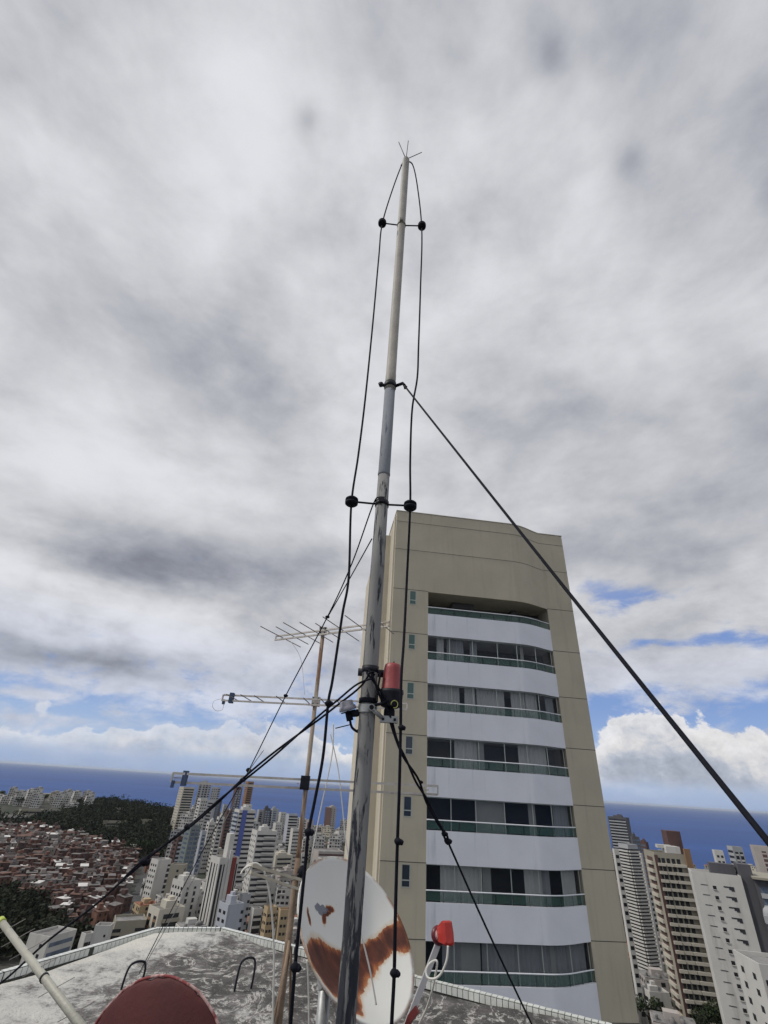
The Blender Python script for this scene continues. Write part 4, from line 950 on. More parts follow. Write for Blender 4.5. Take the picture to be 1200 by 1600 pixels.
building(231,289,1421, 312,'L',.32,'cream', [('F',('band',3.2,.6,darkg,m_('khaki'))),('L',('cols',3.2,[(-.25,3.),(.25,3.)],darkg,m_('brown')))], 'low cream building with tall arched bays above the tiled kerb', tank=.3)
building(341,381,1415, 285,'L',.4,'bluegrey', [('L',('grid',3.0,[-.25,.2],darkg,None,2.2)),('F',('grid',3.0,[.45],darkg))], 'small blue grey building with flat roof close behind the kerb', tank=.25, asp=1.1)
building(374,392,1400, 330,'L',.3,G_, [('F',('grid',3.0,[.3],darkg))], 'grey narrow block right of the blue grey flat roofed one', tank=0)
building(391,410,1422, 318,'L',.3,W_, [('F',('cols',3.0,[(-.3,1.5),(0,1.5),(.3,1.5)],darkg,m_(W_)))], 'low white block with grey columns before the yellow houses', tank=0)
building(412,433,1420, 308,'L',.3,'ochre', [('F',('grid',3.0,[-.3,.0,.3],darkg,None,1.2,1.1)),('L',('grid',3.0,[-.2,.2],darkg,None,1.2,1.1))], 'yellow ochre apartment block at left of the pole foot', tank=0, roof=roofr)
building(434,456,1424, 306,'L',.2,'ochre', [('F',('grid',3.0,[-.3,.0,.3],darkg,None,1.2,1.1))], 'yellow ochre apartment block touching the rusty pole', tank=0, roof=roofr)
building(447,466,1273, 700,'L',.25,'bluegrey', [('F',('band',F3,.95,darkg,m_(W_)))], 'blue white tower with thin stripes left of pole, near the sea', tank=.5)
building(454,468,1296, 590,'L',.3,W_, [('F',('grid',F3,[-.35,-.12,.12,.35],darkg))], 'white tower with neat window grid touching the pole')
building(402,412,1266, 900,'L',.3,G_, [('F',('cols',F3,[(0,4.)]))], 'grey tower right of the blue striped tower by the sea', tank=0)
building(412,423,1264, 880,'L',.2,'dark', [('F',('cols',F3,[(-.2,3.),(.25,3.)],bluish,m_(G_)))], 'dark glazed tower in the middle of the seaside row', tank=.4)
building(423,436,1265, 880,'L',.25,G_, [('F',('cols',F3,[(-.1,5.)],bluish,m_(G_))),('L',('rib',F3,.7))], 'grey tower with a blue glass shaft in the seaside row')
building(436,447,1270, 930,'L',.3,W_, [('F',('grid',F3,[-.2,.2],darkg))], 'white blocky tower behind the striped blue white one', tank=.6)
building(427,441,1287, 760,'L',.3,W_, [('F',('grid',F3,[-.3,0,.3],darkg))], 'white stepped tower under the seaside row', tank=.4)
building(468,479,1280, 800,'L',.3,W_, [('F',('rib',F3,.8,darkg))], 'white tower peeking between the pole and the black cable')
building(479,490,1282, 780,'R',.3,'pinkish', [('F',('cols',F3,[(0,4.)],m_('dkbrown'),m_('dkbrown')))], 'pink and brown tower right behind the black cable')
building(510,526,1262,1000,'L',.42,'pinkish', [('F',('grid',F3,[-.25,.15],darkg)),('L',('fin',F3,[(0,21.,m_('dkbrown'))]))], 'lone pink and brown tower standing before open sea', tank=.5, asp=1.2)
building(524,543,1300, 800,'L',.3,W_, [('F',('grid',F3,[-.3,0,.3],darkg))], 'white mid height block right of the lone tower', tank=.4)
building(488,538,1331, 600,'L',.2,'pinkish', [('F',('band',3.2,.96,m_('dkbrown'),m_(W_)))], 'long pale building with a brown window grid behind dish top', tank=0)
building(420,458,1337, 520,'L',.3,'cream', [('F',('rib',3.2,.8))], 'low cream block with several roof terraces behind round balconies', tank=.4)
building(431,461,1362, 440,'L',.25,'pinkish', [('F',('grid',3.1,[-.35,-.1,.15,.4],darkg))], 'pinkish white slab left of the pole, above dark trees', tank=.2)
building(467,481,1335, 500,'L',.3,W_, [('F',('rib',3.1,.7))], 'white block seen between pole and dish rim', tank=.2)
# ---- foot of the terrace at the left
building(45,118,1462, 300,'L',.45,'white', [('F',('rib',3.2,.85,bluish)),('L',('grid',3.2,[.2],darkg))], 'white grey block with angled white roof, lone at lower left', tank=.6, asp=.8)
building(126,148,1462, 300,'L',.35,W_, [('F',('cols',3.2,[(-.2,1.8),(.25,1.8)],darkg,m_('red')))], 'small white block with dark arches, left of kerb buildings', tank=0)
building(148,177,1449, 300,'R',.2,W_, [('F',('grid',3.2,[.3],darkg,None,.9,.9))], 'plain white gable wall just above the tiled kerb', tank=0)
building(176,228,1440, 312,'L',.1,'khaki', [('F',('cols',3.2,[(-.42,4.),(.38,5.)],darkg,m_('khaki')))], 'khaki block with a wide white centre shaft above the kerb', tank=.25)
# ---- right group
building(950,983,1278, 760,'R',.15,'dark', [('F',('band',F3,.9,darkg,m_(G_)))], 'dark tower with thin grey balcony lines beside the beige tower', tank=.35)
building(985,999,1309, 620,'L',.2,'dark', [('F',('rib',F3,.8,bluish))], 'slim dark tower above the white striped tower')
building(999,1013,1317, 640,'R',.3,'dkbrown', [('F',('rib',F3,.7,bluish))], 'small dark tower with rooftop box left of balcony tower', tank=.5)
building(957,967,1330, 300,'L',.3,W_, [('F',('rib',3.0,.7,darkg)),('R',('rib',3.0,.9,bluish))], 'narrow white tower edge right at the beige tower side', tank=0)
building(966,996,1322, 335,'L',.5,'grey', [('F',('band',1.35,1.0,darkg,m_(W_))),('L',('band',1.35,1.0,darkg,m_(W_)))], 'white tower with very fine horizontal louvres on both faces', tank=0, asp=1.0)
building(996,1004,1336, 350,'R',.3,W_, [('F',('rib',3.0,.3))], 'plain white slab rising behind the louvred tower', tank=0)
building(998,1018,1390, 480,'L',.3,'bluegrey', [('F',('band',3.0,.9,darkg,m_(G_)))], 'blue grey block with balconies behind the louvred tower')
def browntop(root, w, d, H, wm):
    q = MB(); q.box((-w*.12, -d*.45, H+.95), (w*.28, -d*.05, H+3.6)); q.box((-w*.30, -d*.3, H+2.6), (w*.1, -d*.1, H+3.9)); q.build('white_roof_box', m_(W_), root, local=True)
    q = MB(); q.box((w*.34, -d/2-1.3, 0), (w*.5+.003, -d/2+.03, H+3.2)); q.build('brown_side_wall', m_('brown'), root, local=True)
    q = MB(); q.box((w*.12, -d*.05, H+.13), (w*.52, d*.42, H+9.5)); q.build('stair_tower', m_('dkbrown'), root, local=True)
    q = MB(); q.box((-w/2-.2, -d/2-.35, 0), (-w/2+1.2, -d/2+.05, H)); q.build('corner_strip', m_('dkbrown'), root, local=True)
def creambal(root, w, d, H):
    nf = int((H-1)/3.0); o = None
    for k in range(min(nf, 30)):
        z = H-1.0-3.0*(k+1)
        for x0, x1, out in ((-.46, -.26, 1.3), (-.24, -.02, 1.0), (.0, .32, 1.25)):
            if k == 0:
                q = MB(); q.box((x0*w, -d/2-out, 0), (x1*w, -d/2+.02, 1.05)); o = q.build('balcony', m_('cream'), root, local=True); o.location = (0, 0, z); B.append(o)
        if k:
            for o in B[-3:]: copy_part(o, root, loc=(0, 0, z))
B = []
building(1006,1078,1336, 300,'L',.24,'khaki', [('F',('grid',3.0,[-.40,-.28,-.14,.0,.14],darkg,None,1.5,1.9)),('L',('band',3.0,.5,m_('dkbrown'),m_('cream')))], 'tan and brown tower with rows of cream balconies', extra=lambda r_, w, d, H, wm: (browntop(r_, w, d, H, wm), creambal(r_, w, d, H)), tank=0)
def slits(root, w, d, H, wm):
    a = MB(); a.box((w*.10, -d/2-.10, 1.5), (w*.30, -d/2+.02, 1.85)); a.box((w*.20, -d/2-.10, .9), (w*.30, -d/2+.02, 1.5)); a.box((w*.24, -d/2-.1, .55), (w*.30, -d/2+.02, .9))
    s1 = a.build('slit_window', darkg, root, local=True)
    a = MB(); a.box((-w*.36, -d/2-.10, 1.5), (-w*.22, -d/2+.02, 1.68)); s2 = a.build('slit_window', darkg, root, local=True)
    a = MB(); a.box((-w*.12, -d/2-.05, .5), (-w*.05, -d/2+.02, 1.6)); s3 = a.build('window', darkg, root, local=True); a = MB(); a.box((-w*.125, -d/2-.35, .38), (-w*.045, -d/2+.02, .5)); sl = bpy.data.objects.new('sill', a.mesh('sill', wm)); col.objects.link(sl); sl.parent = s3
    for k in range(26):
        z = H-1.6-3.0*(k+1)
        for o in (s1, s2, s3):
            if o is s1 and k > 10: continue
            if k: copy_part(o, root, loc=(0, 0, z))
            else: o.location = (0, 0, z)
    q = MB(); q.box((w/2-.01, -d/2+1.0, -4), (w/2+4.2, d*.35, H+4.5)); q.build('service_shaft', m_('dark'), root, local=True)
    q = MB(); q.box((-w*.05, -d*.05, H+.13), (w*.46, d*.4, H+3.8)); q.build('stair_tower', m_('dark'), root, local=True)
building(1076,1157,1368, 258,'L',.07,W_, [], 'white tower with black hook shaped slit windows', extra=slits, tank=0, asp=.6)
building(1113,1130,1331, 430,'L',.2,W_, [('F',('grid',3.0,[-.2,.25],darkg))], 'white tower with rooftop boxes behind the slit windowed tower', tank=.7)
building(1136,1160,1325, 450,'L',.35,G_, [('F',('cols',3.0,[(-.2,2.),(.25,2.)],darkg,m_(W_))),('L',('rib',3.0,.9,darkg))], 'grey white tower with chimney like crown near right edge', tank=.6)
building(1172,1235,1326, 560,'L',.1,'pinkish', [('F',('cols',3.0,[(-.25,3.),(.15,3.)],m_('dkbrown'),m_('pinkish')))], 'hazy pinkish tower cut by the right picture edge', tank=0)
def domes(root, w, d, H, wm):
    for x in (-.42, -.27):
        q = MB(); q.lathe([(.01, 2.4), (1.0, 2.1), (1.7, 1.3), (2.0, .2), (1.9, -.8)], (x*w, -d/2-1.2, H-9), n=20); q.box((x*w-2, -d/2-3.1, H-11.5), (x*w+2, -d/2+.02, H-9.3)); q.build('dome', m_('grey'), root, local=True)
    q = MB(); q.box((-w/2-.6, -d/2-2.5, H+.95), (w/2+.6, d/2+.6, H+1.6)); q.build('roof_slab', m_('khaki'), root, local=True)
building(1170,1290,1382, 262,'L',.1,'dark', [('F',('band',3.4,.9,bluish,m_(G_)))], 'dark building with pale roof and two small domes at the right edge', tank=0, extra=domes)
building(1150,1280,1512, 190,'L',.3,W_, [('F',('cols',3.0,[(-.38,2.),(-.2,2.),(0,2.),(.2,2.),(.38,2.)],darkg,m_(W_))),('L',('grid',3.0,[-.25,.2],darkg))], 'white block with dark vertical stripes in lower right corner', tank=.2)
building(1002,1046,1552, 300,'L',.3,W_, [('F',('cols',3.4,[(-.3,2.5),(-.05,2.5)],darkg,m_(W_))),('L',('rib',3.2,.5))], 'low white porch building at the louvred tower foot', tank=.3)
building(1108,1170,1400, 330,'R',.1,'khaki', [('F',('rib',3.0,.8))], 'dull block hidden behind the slit windowed tower', tank=0)

# ---- hotel shapes over the forest, white houses on the far ridge
def hotel(xl, xr, yt, yb, D, label, flare, floors):
    x, y, az, W, top, g_ = solve(xl, xr, yt, D); root = empty('round_hotel', (x, y, g_), -az); tag(root, label, 'building'); H = top-g_; r_ = W/2
    q = MB(); n = 40
    pr = [(r_*(1 if not flare else 1.05), -5), (r_, 0), (r_*(.96 if not flare else .86), H)]
    q.lathe([(a, b) for a, b in pr], (0, 0, 0), n=n, smooth=False); q.lathe([(pr[-1][0], H), (.01, H)], (0, 0, 0), n=n); q.build('wall', wallm('khaki'), root, local=True)
    q = MB()
    for k in range(28):
        a = 2*math.pi*k/28; q.box((-.35, -.4, 0), (.35, .4, H-.4), 0, Matrix.Translation((math.cos(a)*r_*.98, math.sin(a)*r_*.98, 0)) @ Matrix.Rotation(a, 4, 'Z') @ Matrix.Rotation(-math.atan2(r_*.08, H), 4, 'Y'))
    q.build('fin_ring', wallm('cream'), root, local=True)
    q = MB(); q.lathe([(.01, 0), (r_*.5, 0), (r_*.62, 3), (r_*.62, 4), (.01, 4)], (r_*.2, 0, H+.01), n=24, smooth=False); q.build('roof_crown', wallm('khaki'), root, local=True)
    HERO.append((x, y, r_*1.3))
hotel(53, 88, 1243, 1265, 1330, 'large round ribbed beige hotel over the far left ridge', True, 14)
hotel(33, 51, 1251, 1263, 1380, 'smaller round beige building left of the big round hotel', True, 10)
def disc():
    x, y, az, W, top, g_ = solve(93, 111, 1256, 1330); root = empty('disc_tower', (x, y, g_), -az); tag(root, 'grey tower with flat flying disc roof right of hotel', 'building'); H = top-g_
    q = MB(); q.lathe([(W*.42, -4), (W*.34, H*.6), (W*.3, H)], (0, 0, 0), n=20, smooth=False); q.build('wall', wallm('grey'), root, local=True)
    q = MB(); q.lathe([(.01, 0), (W*.5, .2), (W*.52, 2), (.01, 2.4)], (0, 0, H+.01), n=24); q.tube([(0, 0, H+2), (0, 0, H+8)], .5, 6); q.build('roof', wallm('dark'), root, local=True); HERO.append((x, y, W))
disc()
building(156,199,1284, 830,'L',.08,'khaki', [('F',('rib',4.0,.6,darkg))], 'long low pale building half sunk in the dark forest', name='long_house', tank=0, asp=.3)
building(174,197,1263, 960,'L',.1,'khaki', [('F',('rib',4.0,.5,darkg))], 'low beige villa on the crest of the forest hill', name='villa', tank=0, asp=.4)
building(81,92,1286, 900,'L',.2,W_, [('F',('grid',3.2,[0],darkg))], 'tiny white house alone inside the forest at left', name='house', tank=0)
building(216,237,1288, 850,'L',.2,'khaki', [('F',('grid',3.2,[0],darkg))], 'tiny pale house inside the forest near the cream tower', name='house', tank=0)
building(258,281,1262,1100,'L',.2,'khaki', [('F',('rib',3.2,.8))], 'beige terraced block beyond forest, left of the cream tower', tank=.3)
building(0,36,1287, 880,'L',.1,'white', [('F',('rib',4,.8))], 'long white shed roof at the far left below white houses', name='warehouse', tank=0, asp=.4)
building(22,61,1285, 930,'L',.1,'khaki', [('F',('rib',4,.8))], 'beige shed roof right of the long white shed', name='warehouse', tank=0, asp=.4)

rnd = random.Random(5)
def free(x, y, r_):
    for a, b, c in HERO:
        if (a-x)**2+(b-y)**2 < (c+r_)**2: return False
    return True
# generic low blocks: a few source meshes, one object each
def block_mesh(w, d, H, wk, rk, seed):
    r_ = random.Random(seed); q = MB(); q.box((-w/2, -d/2, -5), (w/2, d/2, H))
    for _ in range(4):
        ax, ay = r_.uniform(-w*.4, w*.35), r_.uniform(-d*.4, -d*.15); q.lathe([(.8, H+.4), (.9, H+1.5), (.01, H+1.7)], (ax, ay, 0), n=8, mi=1)
    q.box((-w/2+.3, -d/2+.3, H+.01), (w/2-.3, d/2-.3, H+.35), 1)
    q.box((-w*.2, -d*.1, H+.36), (w*.15, d*.25, H+2.4)); 
    nf = int(H/3)
    for k in range(nf):
        z = H-3*(k+1)+.9
        for f in ('F', 'L', 'R'):
            L = w if f == 'F' else d; n = int(L/3.0)
            for i in range(n):
                if r_.random() < .8: c = -L/2+(i+.5)*L/n; e_ = r_.choice([.75, .9, 1.2]); boxf(q, f, w, d, c-e_, c+e_, z-(.5 if r_.random() < .2 else 0), z+1.4, .05, mi=2)
        if r_.random() < .6: boxf(q, 'F', w, d, -w*.4, w*r_.choice([-.05, .4]), z-1.0, z-.15, .8)
    return q.mesh('low_block', [wallm(wk), roofr if rk else roofg, darkg])
BM = []
for i, (w, d, H, wk, rk, nm, lb) in enumerate([(14,12,9,'white',0,'low_block','low white block with flat grey roof in the town below'),(18,12,14,'cream',0,'low_block','mid height cream block with flat grey roof in the town below'),
        (12,11,18,'white',0,'low_block','slender white apartment block among the low roofs'),(16,13,21,'grey',0,'low_block','grey apartment block among the low roofs'),(20,14,8,'khaki',1,'low_block','low khaki block with a clay tile roof'),
        (12,12,7,'ochre',1,'low_block','small ochre house block with a clay tile roof'),(15,12,12,'pinkish',0,'low_block','pinkish block with a flat grey roof'),(13,13,24,'white',0,'low_block','taller white block rising from the low roofs'),(22,12,6,'brown',1,'low_block','wide brown shed with a clay tile roof')]):
    BM.append((block_mesh(w, d, H, wk, rk, i), lb, max(w, d)*.62))
def scatter(azr, Dr, n, kinds):
    c = 0; t = 0
    while c < n and t < n*60:
        t += 1; az = rnd.uniform(*azr); D = math.sqrt(rnd.uniform(Dr[0]**2, Dr[1]**2)); p = pol(az, D); k = rnd.choice(kinds); me, lb, rr = BM[k]
        if gz(p.x, p.y) < 3 or not free(p.x, p.y, rr*.95): continue
        HERO.append((p.x, p.y, rr)); o = bpy.data.objects.new('low_block', me); col.objects.link(o); o.location = (p.x, p.y, gz(p.x, p.y)); o.rotation_euler = (0, 0, -R(az)+rnd.uniform(-.5, .5))
        tag(o, lb, 'building', 'low blocks filling the town, kind '+'abcdefghi'[k]); c += 1
scatter((-19.3, -2), (290, 520), 48, [0, 1, 2, 4, 5, 6, 8, 0])
scatter((-18, 0), (520, 900), 62, [0, 1, 2, 3, 4, 6, 7, 6])
scatter((-15, 4), (900, 1280), 46, [0, 1, 2, 6, 7, 3])
scatter((21, 38), (200, 420), 22, [0, 1, 4, 6, 8])
scatter((21, 38), (420, 1150), 34, [0, 1, 3, 6, 4])
# white houses of the far left ridge
scatter((-36, -26.5), (930, 1420), 84, [0, 1, 2, 0, 2, 0])
# ---- brick hillside quarter
hw = [mat('raw_red_brick', (.125, .068, .055), .95, .3, .3), mat('dusky_brick', (.085, .052, .046), .95, .3, .3), mat('pale_plaster_house', (.36, .33, .30), .9, .2, .3), mat('terracotta_render', (.17, .088, .062), .9, .2, .3), mat('grey_plaster_house', (.22, .20, .19), .9, .2, .3)]
hr = [mat('clay_roof_dull', (.125, .072, .056), .95, .3, .5), mat('fibre_cement_roof', (.15, .14, .135), .95, .3, .4), mat('whitewashed_roof', (.55, .54, .52), .8, .1, .4), mat('dark_mossy_roof', (.07, .058, .055), .95, .3, .4)]
hd = mat('dark_opening', (.018, .016, .016), .8, .2, 1)
WN = ['red brick', 'dusky brick', 'pale plastered', 'terracotta', 'grey plastered']; RN = ['dull clay roof', 'grey sheet roof', 'white roof', 'dark roof']
def house(q, M, w, d, h, wi, ri, seed, wm=0, rm=1, om=2):
    r_ = random.Random(seed); w *= .85; d *= .9; q.box((-w/2, -d/2, -6), (w/2, d/2, h), wm, M)
    sl = r_.choice([0, .5, .9]); z = h+.005
    q.add([M @ Vector(v) for v in ((-w/2-.3, -d/2-.3, z), (w/2+.3, -d/2-.3, z), (w/2+.3, d/2+.3, z+sl), (-w/2-.3, d/2+.3, z+sl), (-w/2-.3, -d/2-.3, z+.18), (w/2+.3, -d/2-.3, z+.18), (w/2+.3, d/2+.3, z+sl+.18), (-w/2-.3, d/2+.3, z+sl+.18))],
          [(0,3,2,1),(4,5,6,7),(0,1,5,4),(1,2,6,5),(2,3,7,6),(3,0,4,7)], rm)
    if r_.random() < .5: q.box((-w*.3, -d*.1, h+sl+.2), (w*.1, d*.35, h+sl+2.6), wm, M)
    if r_.random() < .35: q.lathe([(.01, 1.3), (.7, 1.2), (.8, 0)], M @ Vector((w*.25, d*.1, h+sl+.15)), n=8, mi=rm, smooth=False)
    for k in range(int(h/2.9)):
        for i in range(max(1, int(w/2.6))):
            if r_.random() < .75:
                c = -w/2+(i+.5)*w/max(1, int(w/2.6)); zz = h-2.9*(k+1)+.9; q.box((c-.55, -d/2-.04, zz), (c+.55, -d/2+.02, zz+1.25), om, M)
HM = {}
cand = []
D = 395.0
while D < 880:
    az = -39.5
    while az < -17.6:
        a = az+rnd.uniform(-.25, .25); d_ = D+rnd.uniform(-4, 4); p = pol(a, d_)
        # outline of the quarter: dark wood at its foot, forest hill behind
        lo = 372+105*sst(-24.5, -30, a) + 10*math.sin(a*2); hi = 640+150*sst(-22, -33, a)
        if a > -20.6: hi = 600; lo = 500
        if lo < d_ < hi and free(p.x, p.y, 3) and not (abs(a+20.6) < .5): cand.append((d_, a, p))
        az += math.degrees(8.2/D)
    D += 8.8
cand = [c for c in cand if rnd.random() > .06]; cand.sort(key=lambda c: c[0])
vis = [c for c in cand if c[1] > -33.5]; near = vis[:300]; ns = set(id(c) for c in near); far = [c for c in cand if id(c) not in ns]
for d_, a, p in near:
    wi = rnd.choice([0, 0, 0, 1, 1, 1, 3, 4, 2]); ri = rnd.choice([0, 0, 1, 1, 3, 3, 3, 2]); v = rnd.randrange(3); key = (wi, ri, v)
    if key not in HM:
        q = MB(); r_ = random.Random(hash(key) % 1000+wi*7+ri*3+v); house(q, Matrix.Identity(4), r_.uniform(5, 9), r_.uniform(5, 8), r_.uniform(3.2, 8.5), wi, ri, v+wi*3); HM[key] = q.mesh('brick_house', [hw[wi], hr[ri], hd])
    o = bpy.data.objects.new('brick_house', HM[key]); col.objects.link(o); o.location = (p.x, p.y, gz(p.x, p.y)); o.rotation_euler = (0, 0, -R(a)+rnd.gauss(0, .28)+rnd.choice([0, 0, .5]))
    tag(o, 'small %s house with %s on the crowded hillside' % (WN[wi], RN[ri]), 'house', 'hillside houses, %s with %s' % (WN[wi], RN[ri]))
q = MB()
for i, (d_, a, p) in enumerate(far):
    wi = rnd.choice([0, 0, 0, 1, 1, 3, 4, 2]); ri = rnd.choice([0, 0, 1, 1, 3, 3, 2])
    M = Matrix.Translation((p.x, p.y, gz(p.x, p.y))) @ Matrix.Rotation(-R(a)+rnd.gauss(0, .28), 4, 'Z')
    house(q, M, rnd.uniform(5, 9), rnd.uniform(5, 8), rnd.uniform(3.2, 8.5), wi, ri, i, wi, 5+ri, 9)
tag(q.build('hillside_houses', hw+hr+[hd]), 'dense mass of farther red brick houses climbing the hill', 'houses', kind='stuff')

# ---- vegetation
def leafmat(name, c):
    M = bpy.data.materials.new(name); M.use_nodes = True; n = M.node_tree; g = G(n); b = n.nodes['Principled BSDF']
    geo = g.n('ShaderNodeNewGeometry'); r_ = geo.outputs['Random Per Island']
    cc = g.ramp(r_, [(0, tuple(v*.45 for v in c)), (.5, c), (.85, tuple(v*1.5 for v in c)), (1, (c[0]*2.4, c[1]*2.1, c[2]*1.5))])
    pn = g.noise(g.n('ShaderNodeTexCoord').outputs['Object'], .035, 4, .6); cc = g.mix(g.ss(pn, .42, .6), cc, g.mix(.55, cc, (c[0]*1.5, c[1]*.95, c[2]*.8)))
    n.links.new(cc, b.inputs['Base Color']); b.inputs['Roughness'].default_value = .8; b.inputs['Specular IOR Level'].default_value = .2; return M
leafA = leafmat('dark_foliage', (.013, .020, .010)); leafB = leafmat('green_foliage', (.024, .038, .016)); bark = mat('tree_bark', (.09, .07, .05), .9, .2, 2)
def crown(q, c, r_, n, sz, rn, mi=0, flat=.8):
    lobes = [(Vector((rn.gauss(0, .42), rn.gauss(0, .42), rn.uniform(-.25, .45)))*r_, rn.uniform(.35, .6)*r_) for _ in range(6)]
    for _ in range(n):
        o, lr = rn.choice(lobes); d = Vector((rn.gauss(0, 1), rn.gauss(0, 1), rn.gauss(0, 1))).normalized()
        p = c+o+Vector((d.x, d.y, d.z*flat))*lr*rn.uniform(.72, 1.08)
        u = (d+Vector((rn.gauss(0, .6), rn.gauss(0, .6), rn.gauss(0, .6)))).normalized(); a = u.orthogonal().normalized(); b = u.cross(a); s_ = sz*rn.uniform(.6, 1.3)
        q.add([p+a*s_, p+b*s_*.7, p-a*s_, p-b*s_*.7], [(0, 1, 2, 3)], mi)
def tree_variant(i):
    rn = random.Random(i+50); h = rn.uniform(8, 12); r_ = rn.uniform(3.2, 4.8)
    root = empty('tree', (0, 0, -500)); q = MB(); q.tube([(0, 0, -1), (0.1, 0, h*.4), (.2, .1, h*.75)], [.35, .26, .12], 7)
    for k in range(4): a = k*1.7+i; q.tube([(.1, 0, h*.4), (math.cos(a)*r_*.6, math.sin(a)*r_*.6, h*.72)], [.16, .06], 5)
    t = q.build('trunk', bark, root, local=True); q = MB(); crown(q, Vector((0, 0, h*.72)), r_*1.15, 620, .42, rn); c = q.build('crown', leafA if i % 2 else leafB, root, local=True); return root
TV = [tree_variant(i) for i in range(6)]; first = [True]*6
def plant(x, y, s, label, group):
    i = rnd.randrange(6); src = TV[i]
    if first[i]: o = src; first[i] = False
    else:
        o = src.copy(); col.objects.link(o)
        for ch in src.children: d = ch.copy(); col.objects.link(d); d.parent = o
    o.location = (x, y, gz(x, y)); o.scale = (s, s, s*rnd.uniform(.85, 1.15)); o.rotation_euler = (0, 0, rnd.uniform(0, 6.3)); tag(o, label, 'tree', group)
def near_px(px, py, n, spread, s0, label, zo=0):
    v = ray(px, py); D = 300
    for _ in range(40): x, y = v.x*D, v.y*D; D = (CZ-gz(x, y)-zo)/max(.02, -v.z)
    for _ in range(n):
        x, y = v.x*D+rnd.gauss(0, spread), v.y*D+rnd.gauss(0, spread)
        if free(x, y, 1): plant(x, y, rnd.uniform(.8, 1.2)*s0, label, 'trees: '+label)
near_px(437, 1322, 7, 9, 1.1, 'dark round tree in the clump behind round balconies', 8)
near_px(442, 1398, 10, 8, 1.1, 'dark tree in the clump left of pole above ochre houses', 8)
near_px(512, 1318, 8, 14, 1.1, 'dark tree in the clump above the white dish', 8)
near_px(1075, 1590, 9, 6, 1.2, 'dark tree at the foot of the tan and brown tower', 6)
near_px(218, 1330, 5, 8, 1.2, 'dark tree at the edge of the brick hillside quarter', 5)
near_px(395, 1452, 8, 10, .8, 'green tree just beyond the tiled kerb', 4)
near_px(330, 1438, 7, 9, .8, 'green tree below the white and red tower', 4)
near_px(238, 1400, 5, 6, .9, 'tree along the street by the white edge tower', 4)
near_px(20, 1262, 8, 30, 1.2, 'tree among the white houses on the ridge', 4)
for _ in range(150):
    az = rnd.choice([rnd.uniform(-19, -1), rnd.uniform(-19, -1), rnd.uniform(21, 38)]); D = rnd.uniform(290, 900); p = pol(az, D)
    if free(p.x, p.y, 2.5): plant(p.x, p.y, rnd.uniform(.6, 1.0), 'street tree between the buildings of the town', 'street trees of the town')
for i in range(6):
    if first[i]: 
        for ch in list(TV[i].children): bpy.data.objects.remove(ch)
        bpy.data.objects.remove(TV[i])
def forest(name, label, cells, hh):
    q = MB(); rn = random.Random(77)
    for (x, y, s) in cells: crown(q, Vector((x+rn.gauss(0, 2), y+rn.gauss(0, 2), gz(x, y)+hh*.5*s*rn.uniform(.5, 1.3))), 6.5*s*rn.uniform(.6, 1.25), 64, 1.15, rn, 0, .8)
    tag(q.build(name, leafA), label, 'forest', kind='stuff')
CLEAR = [(math.degrees((azel(a, y)[0]+azel(b, y)[0])/2), abs(math.degrees(azel(b, y)[0]-azel(a, y)[0]))/2, D) for a, b, y, D in ((156,199,1284,830),(174,197,1263,960),(81,92,1286,900),(216,237,1288,850),(0,61,1287,900))]
cells = []
for _ in range(9000):
    az = rnd.uniform(-38, -17); D = math.sqrt(rnd.uniform(600**2, 1120**2)); p = pol(az, D)
    hi = 640+150*sst(-22, -33, az); hi = 600 if az > -20.6 else hi
    if D > hi+4 and (az < -19.2 or D > 1000) and D < 1110-230*sst(-26.2, -28.5, az) and free(p.x, p.y, 1) and not any(abs(az-a_) < w_ and d0-75 < D < d0 for a_, w_, d0 in CLEAR): cells.append((p.x, p.y, rnd.uniform(.7, 1.2) if rnd.random() > .08 else rnd.uniform(1.4, 1.9)))
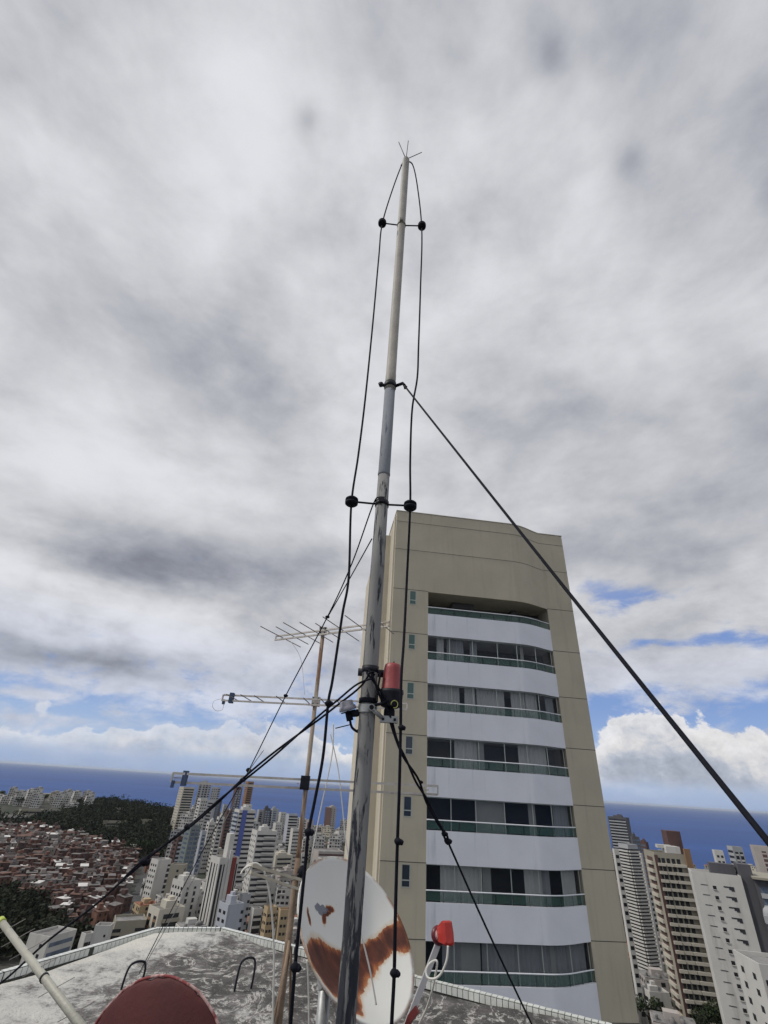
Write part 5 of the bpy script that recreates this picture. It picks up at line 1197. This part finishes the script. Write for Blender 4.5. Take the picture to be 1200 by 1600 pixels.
forest('forest', 'dark evergreen wood covering the hill before the sea', cells[:2600], 9)
cells = []
for _ in range(1200):
    az = rnd.uniform(-42, -21.5); D = rnd.uniform(300, 500); p = pol(az, D); lo = 372+105*sst(-24.5, -30, az)
    if D < lo-6 and free(p.x, p.y, 2) and D > 330 and az < -24: cells.append((p.x, p.y, rnd.uniform(.7, 1.1)))
forest('wood', 'dark wood below the brick quarter at lower left', cells, 8)
for i, (px, py, D_) in enumerate([(140,1263,1010),(133,1265,1010),(188,1261,980),(196,1259,985),(208,1260,990),(219,1263,990),(126,1268,1000)]):
    v = ray(px, py)*D_; g_ = gz(v.x, v.y); H_ = CZ+v.z-g_; root = empty('palm_tree', (v.x, v.y, g_)); tag(root, 'tall palm standing out on the forest crest against the sea', 'tree', 'palms on the forest crest')
    q = MB(); q.tube([(0, 0, -1), (.4, 0, H_*.6), (.2, 0, H_)], [.5, .4, .3], 6); q.build('trunk', bark, root, local=True)
    q = MB(); rn = random.Random(i)
    for k in range(26):
        a = rn.uniform(0, 6.3); l = rn.uniform(3, 4.5); e = rn.uniform(-.4, 1.0); p0 = Vector((.2, 0, H_)); p1 = p0+Vector((math.cos(a)*l*.5, math.sin(a)*l*.5, l*.4*e)); p2 = p0+Vector((math.cos(a)*l, math.sin(a)*l, l*(.4*e-.35))); s = Vector((-math.sin(a), math.cos(a), 0))*.5
        q.add([p0, p1-s, p2, p1+s], [(0, 1, 2, 3)])
    q.build('crown', leafA, root, local=True)

# ------------------------------------------------------------------ sea air
def haze():
    M = bpy.data.materials.new('sea_air'); M.use_nodes = True; n = M.node_tree; n.nodes.clear(); g = G(n)
    v = g.n('ShaderNodeVolumePrincipled'); v.inputs['Color'].default_value = (.80, .88, 1, 1); v.inputs['Density'].default_value = 2.1e-5; v.inputs['Anisotropy'].default_value = 0.2
    o = g.n('ShaderNodeOutputMaterial'); n.links.new(v.outputs[0], o.inputs['Volume'])
    q = MB(); q.box((-99000, -99000, -40), (99000, 99000, 150)); tag(q.build('haze', M), kind='stuff')
haze()
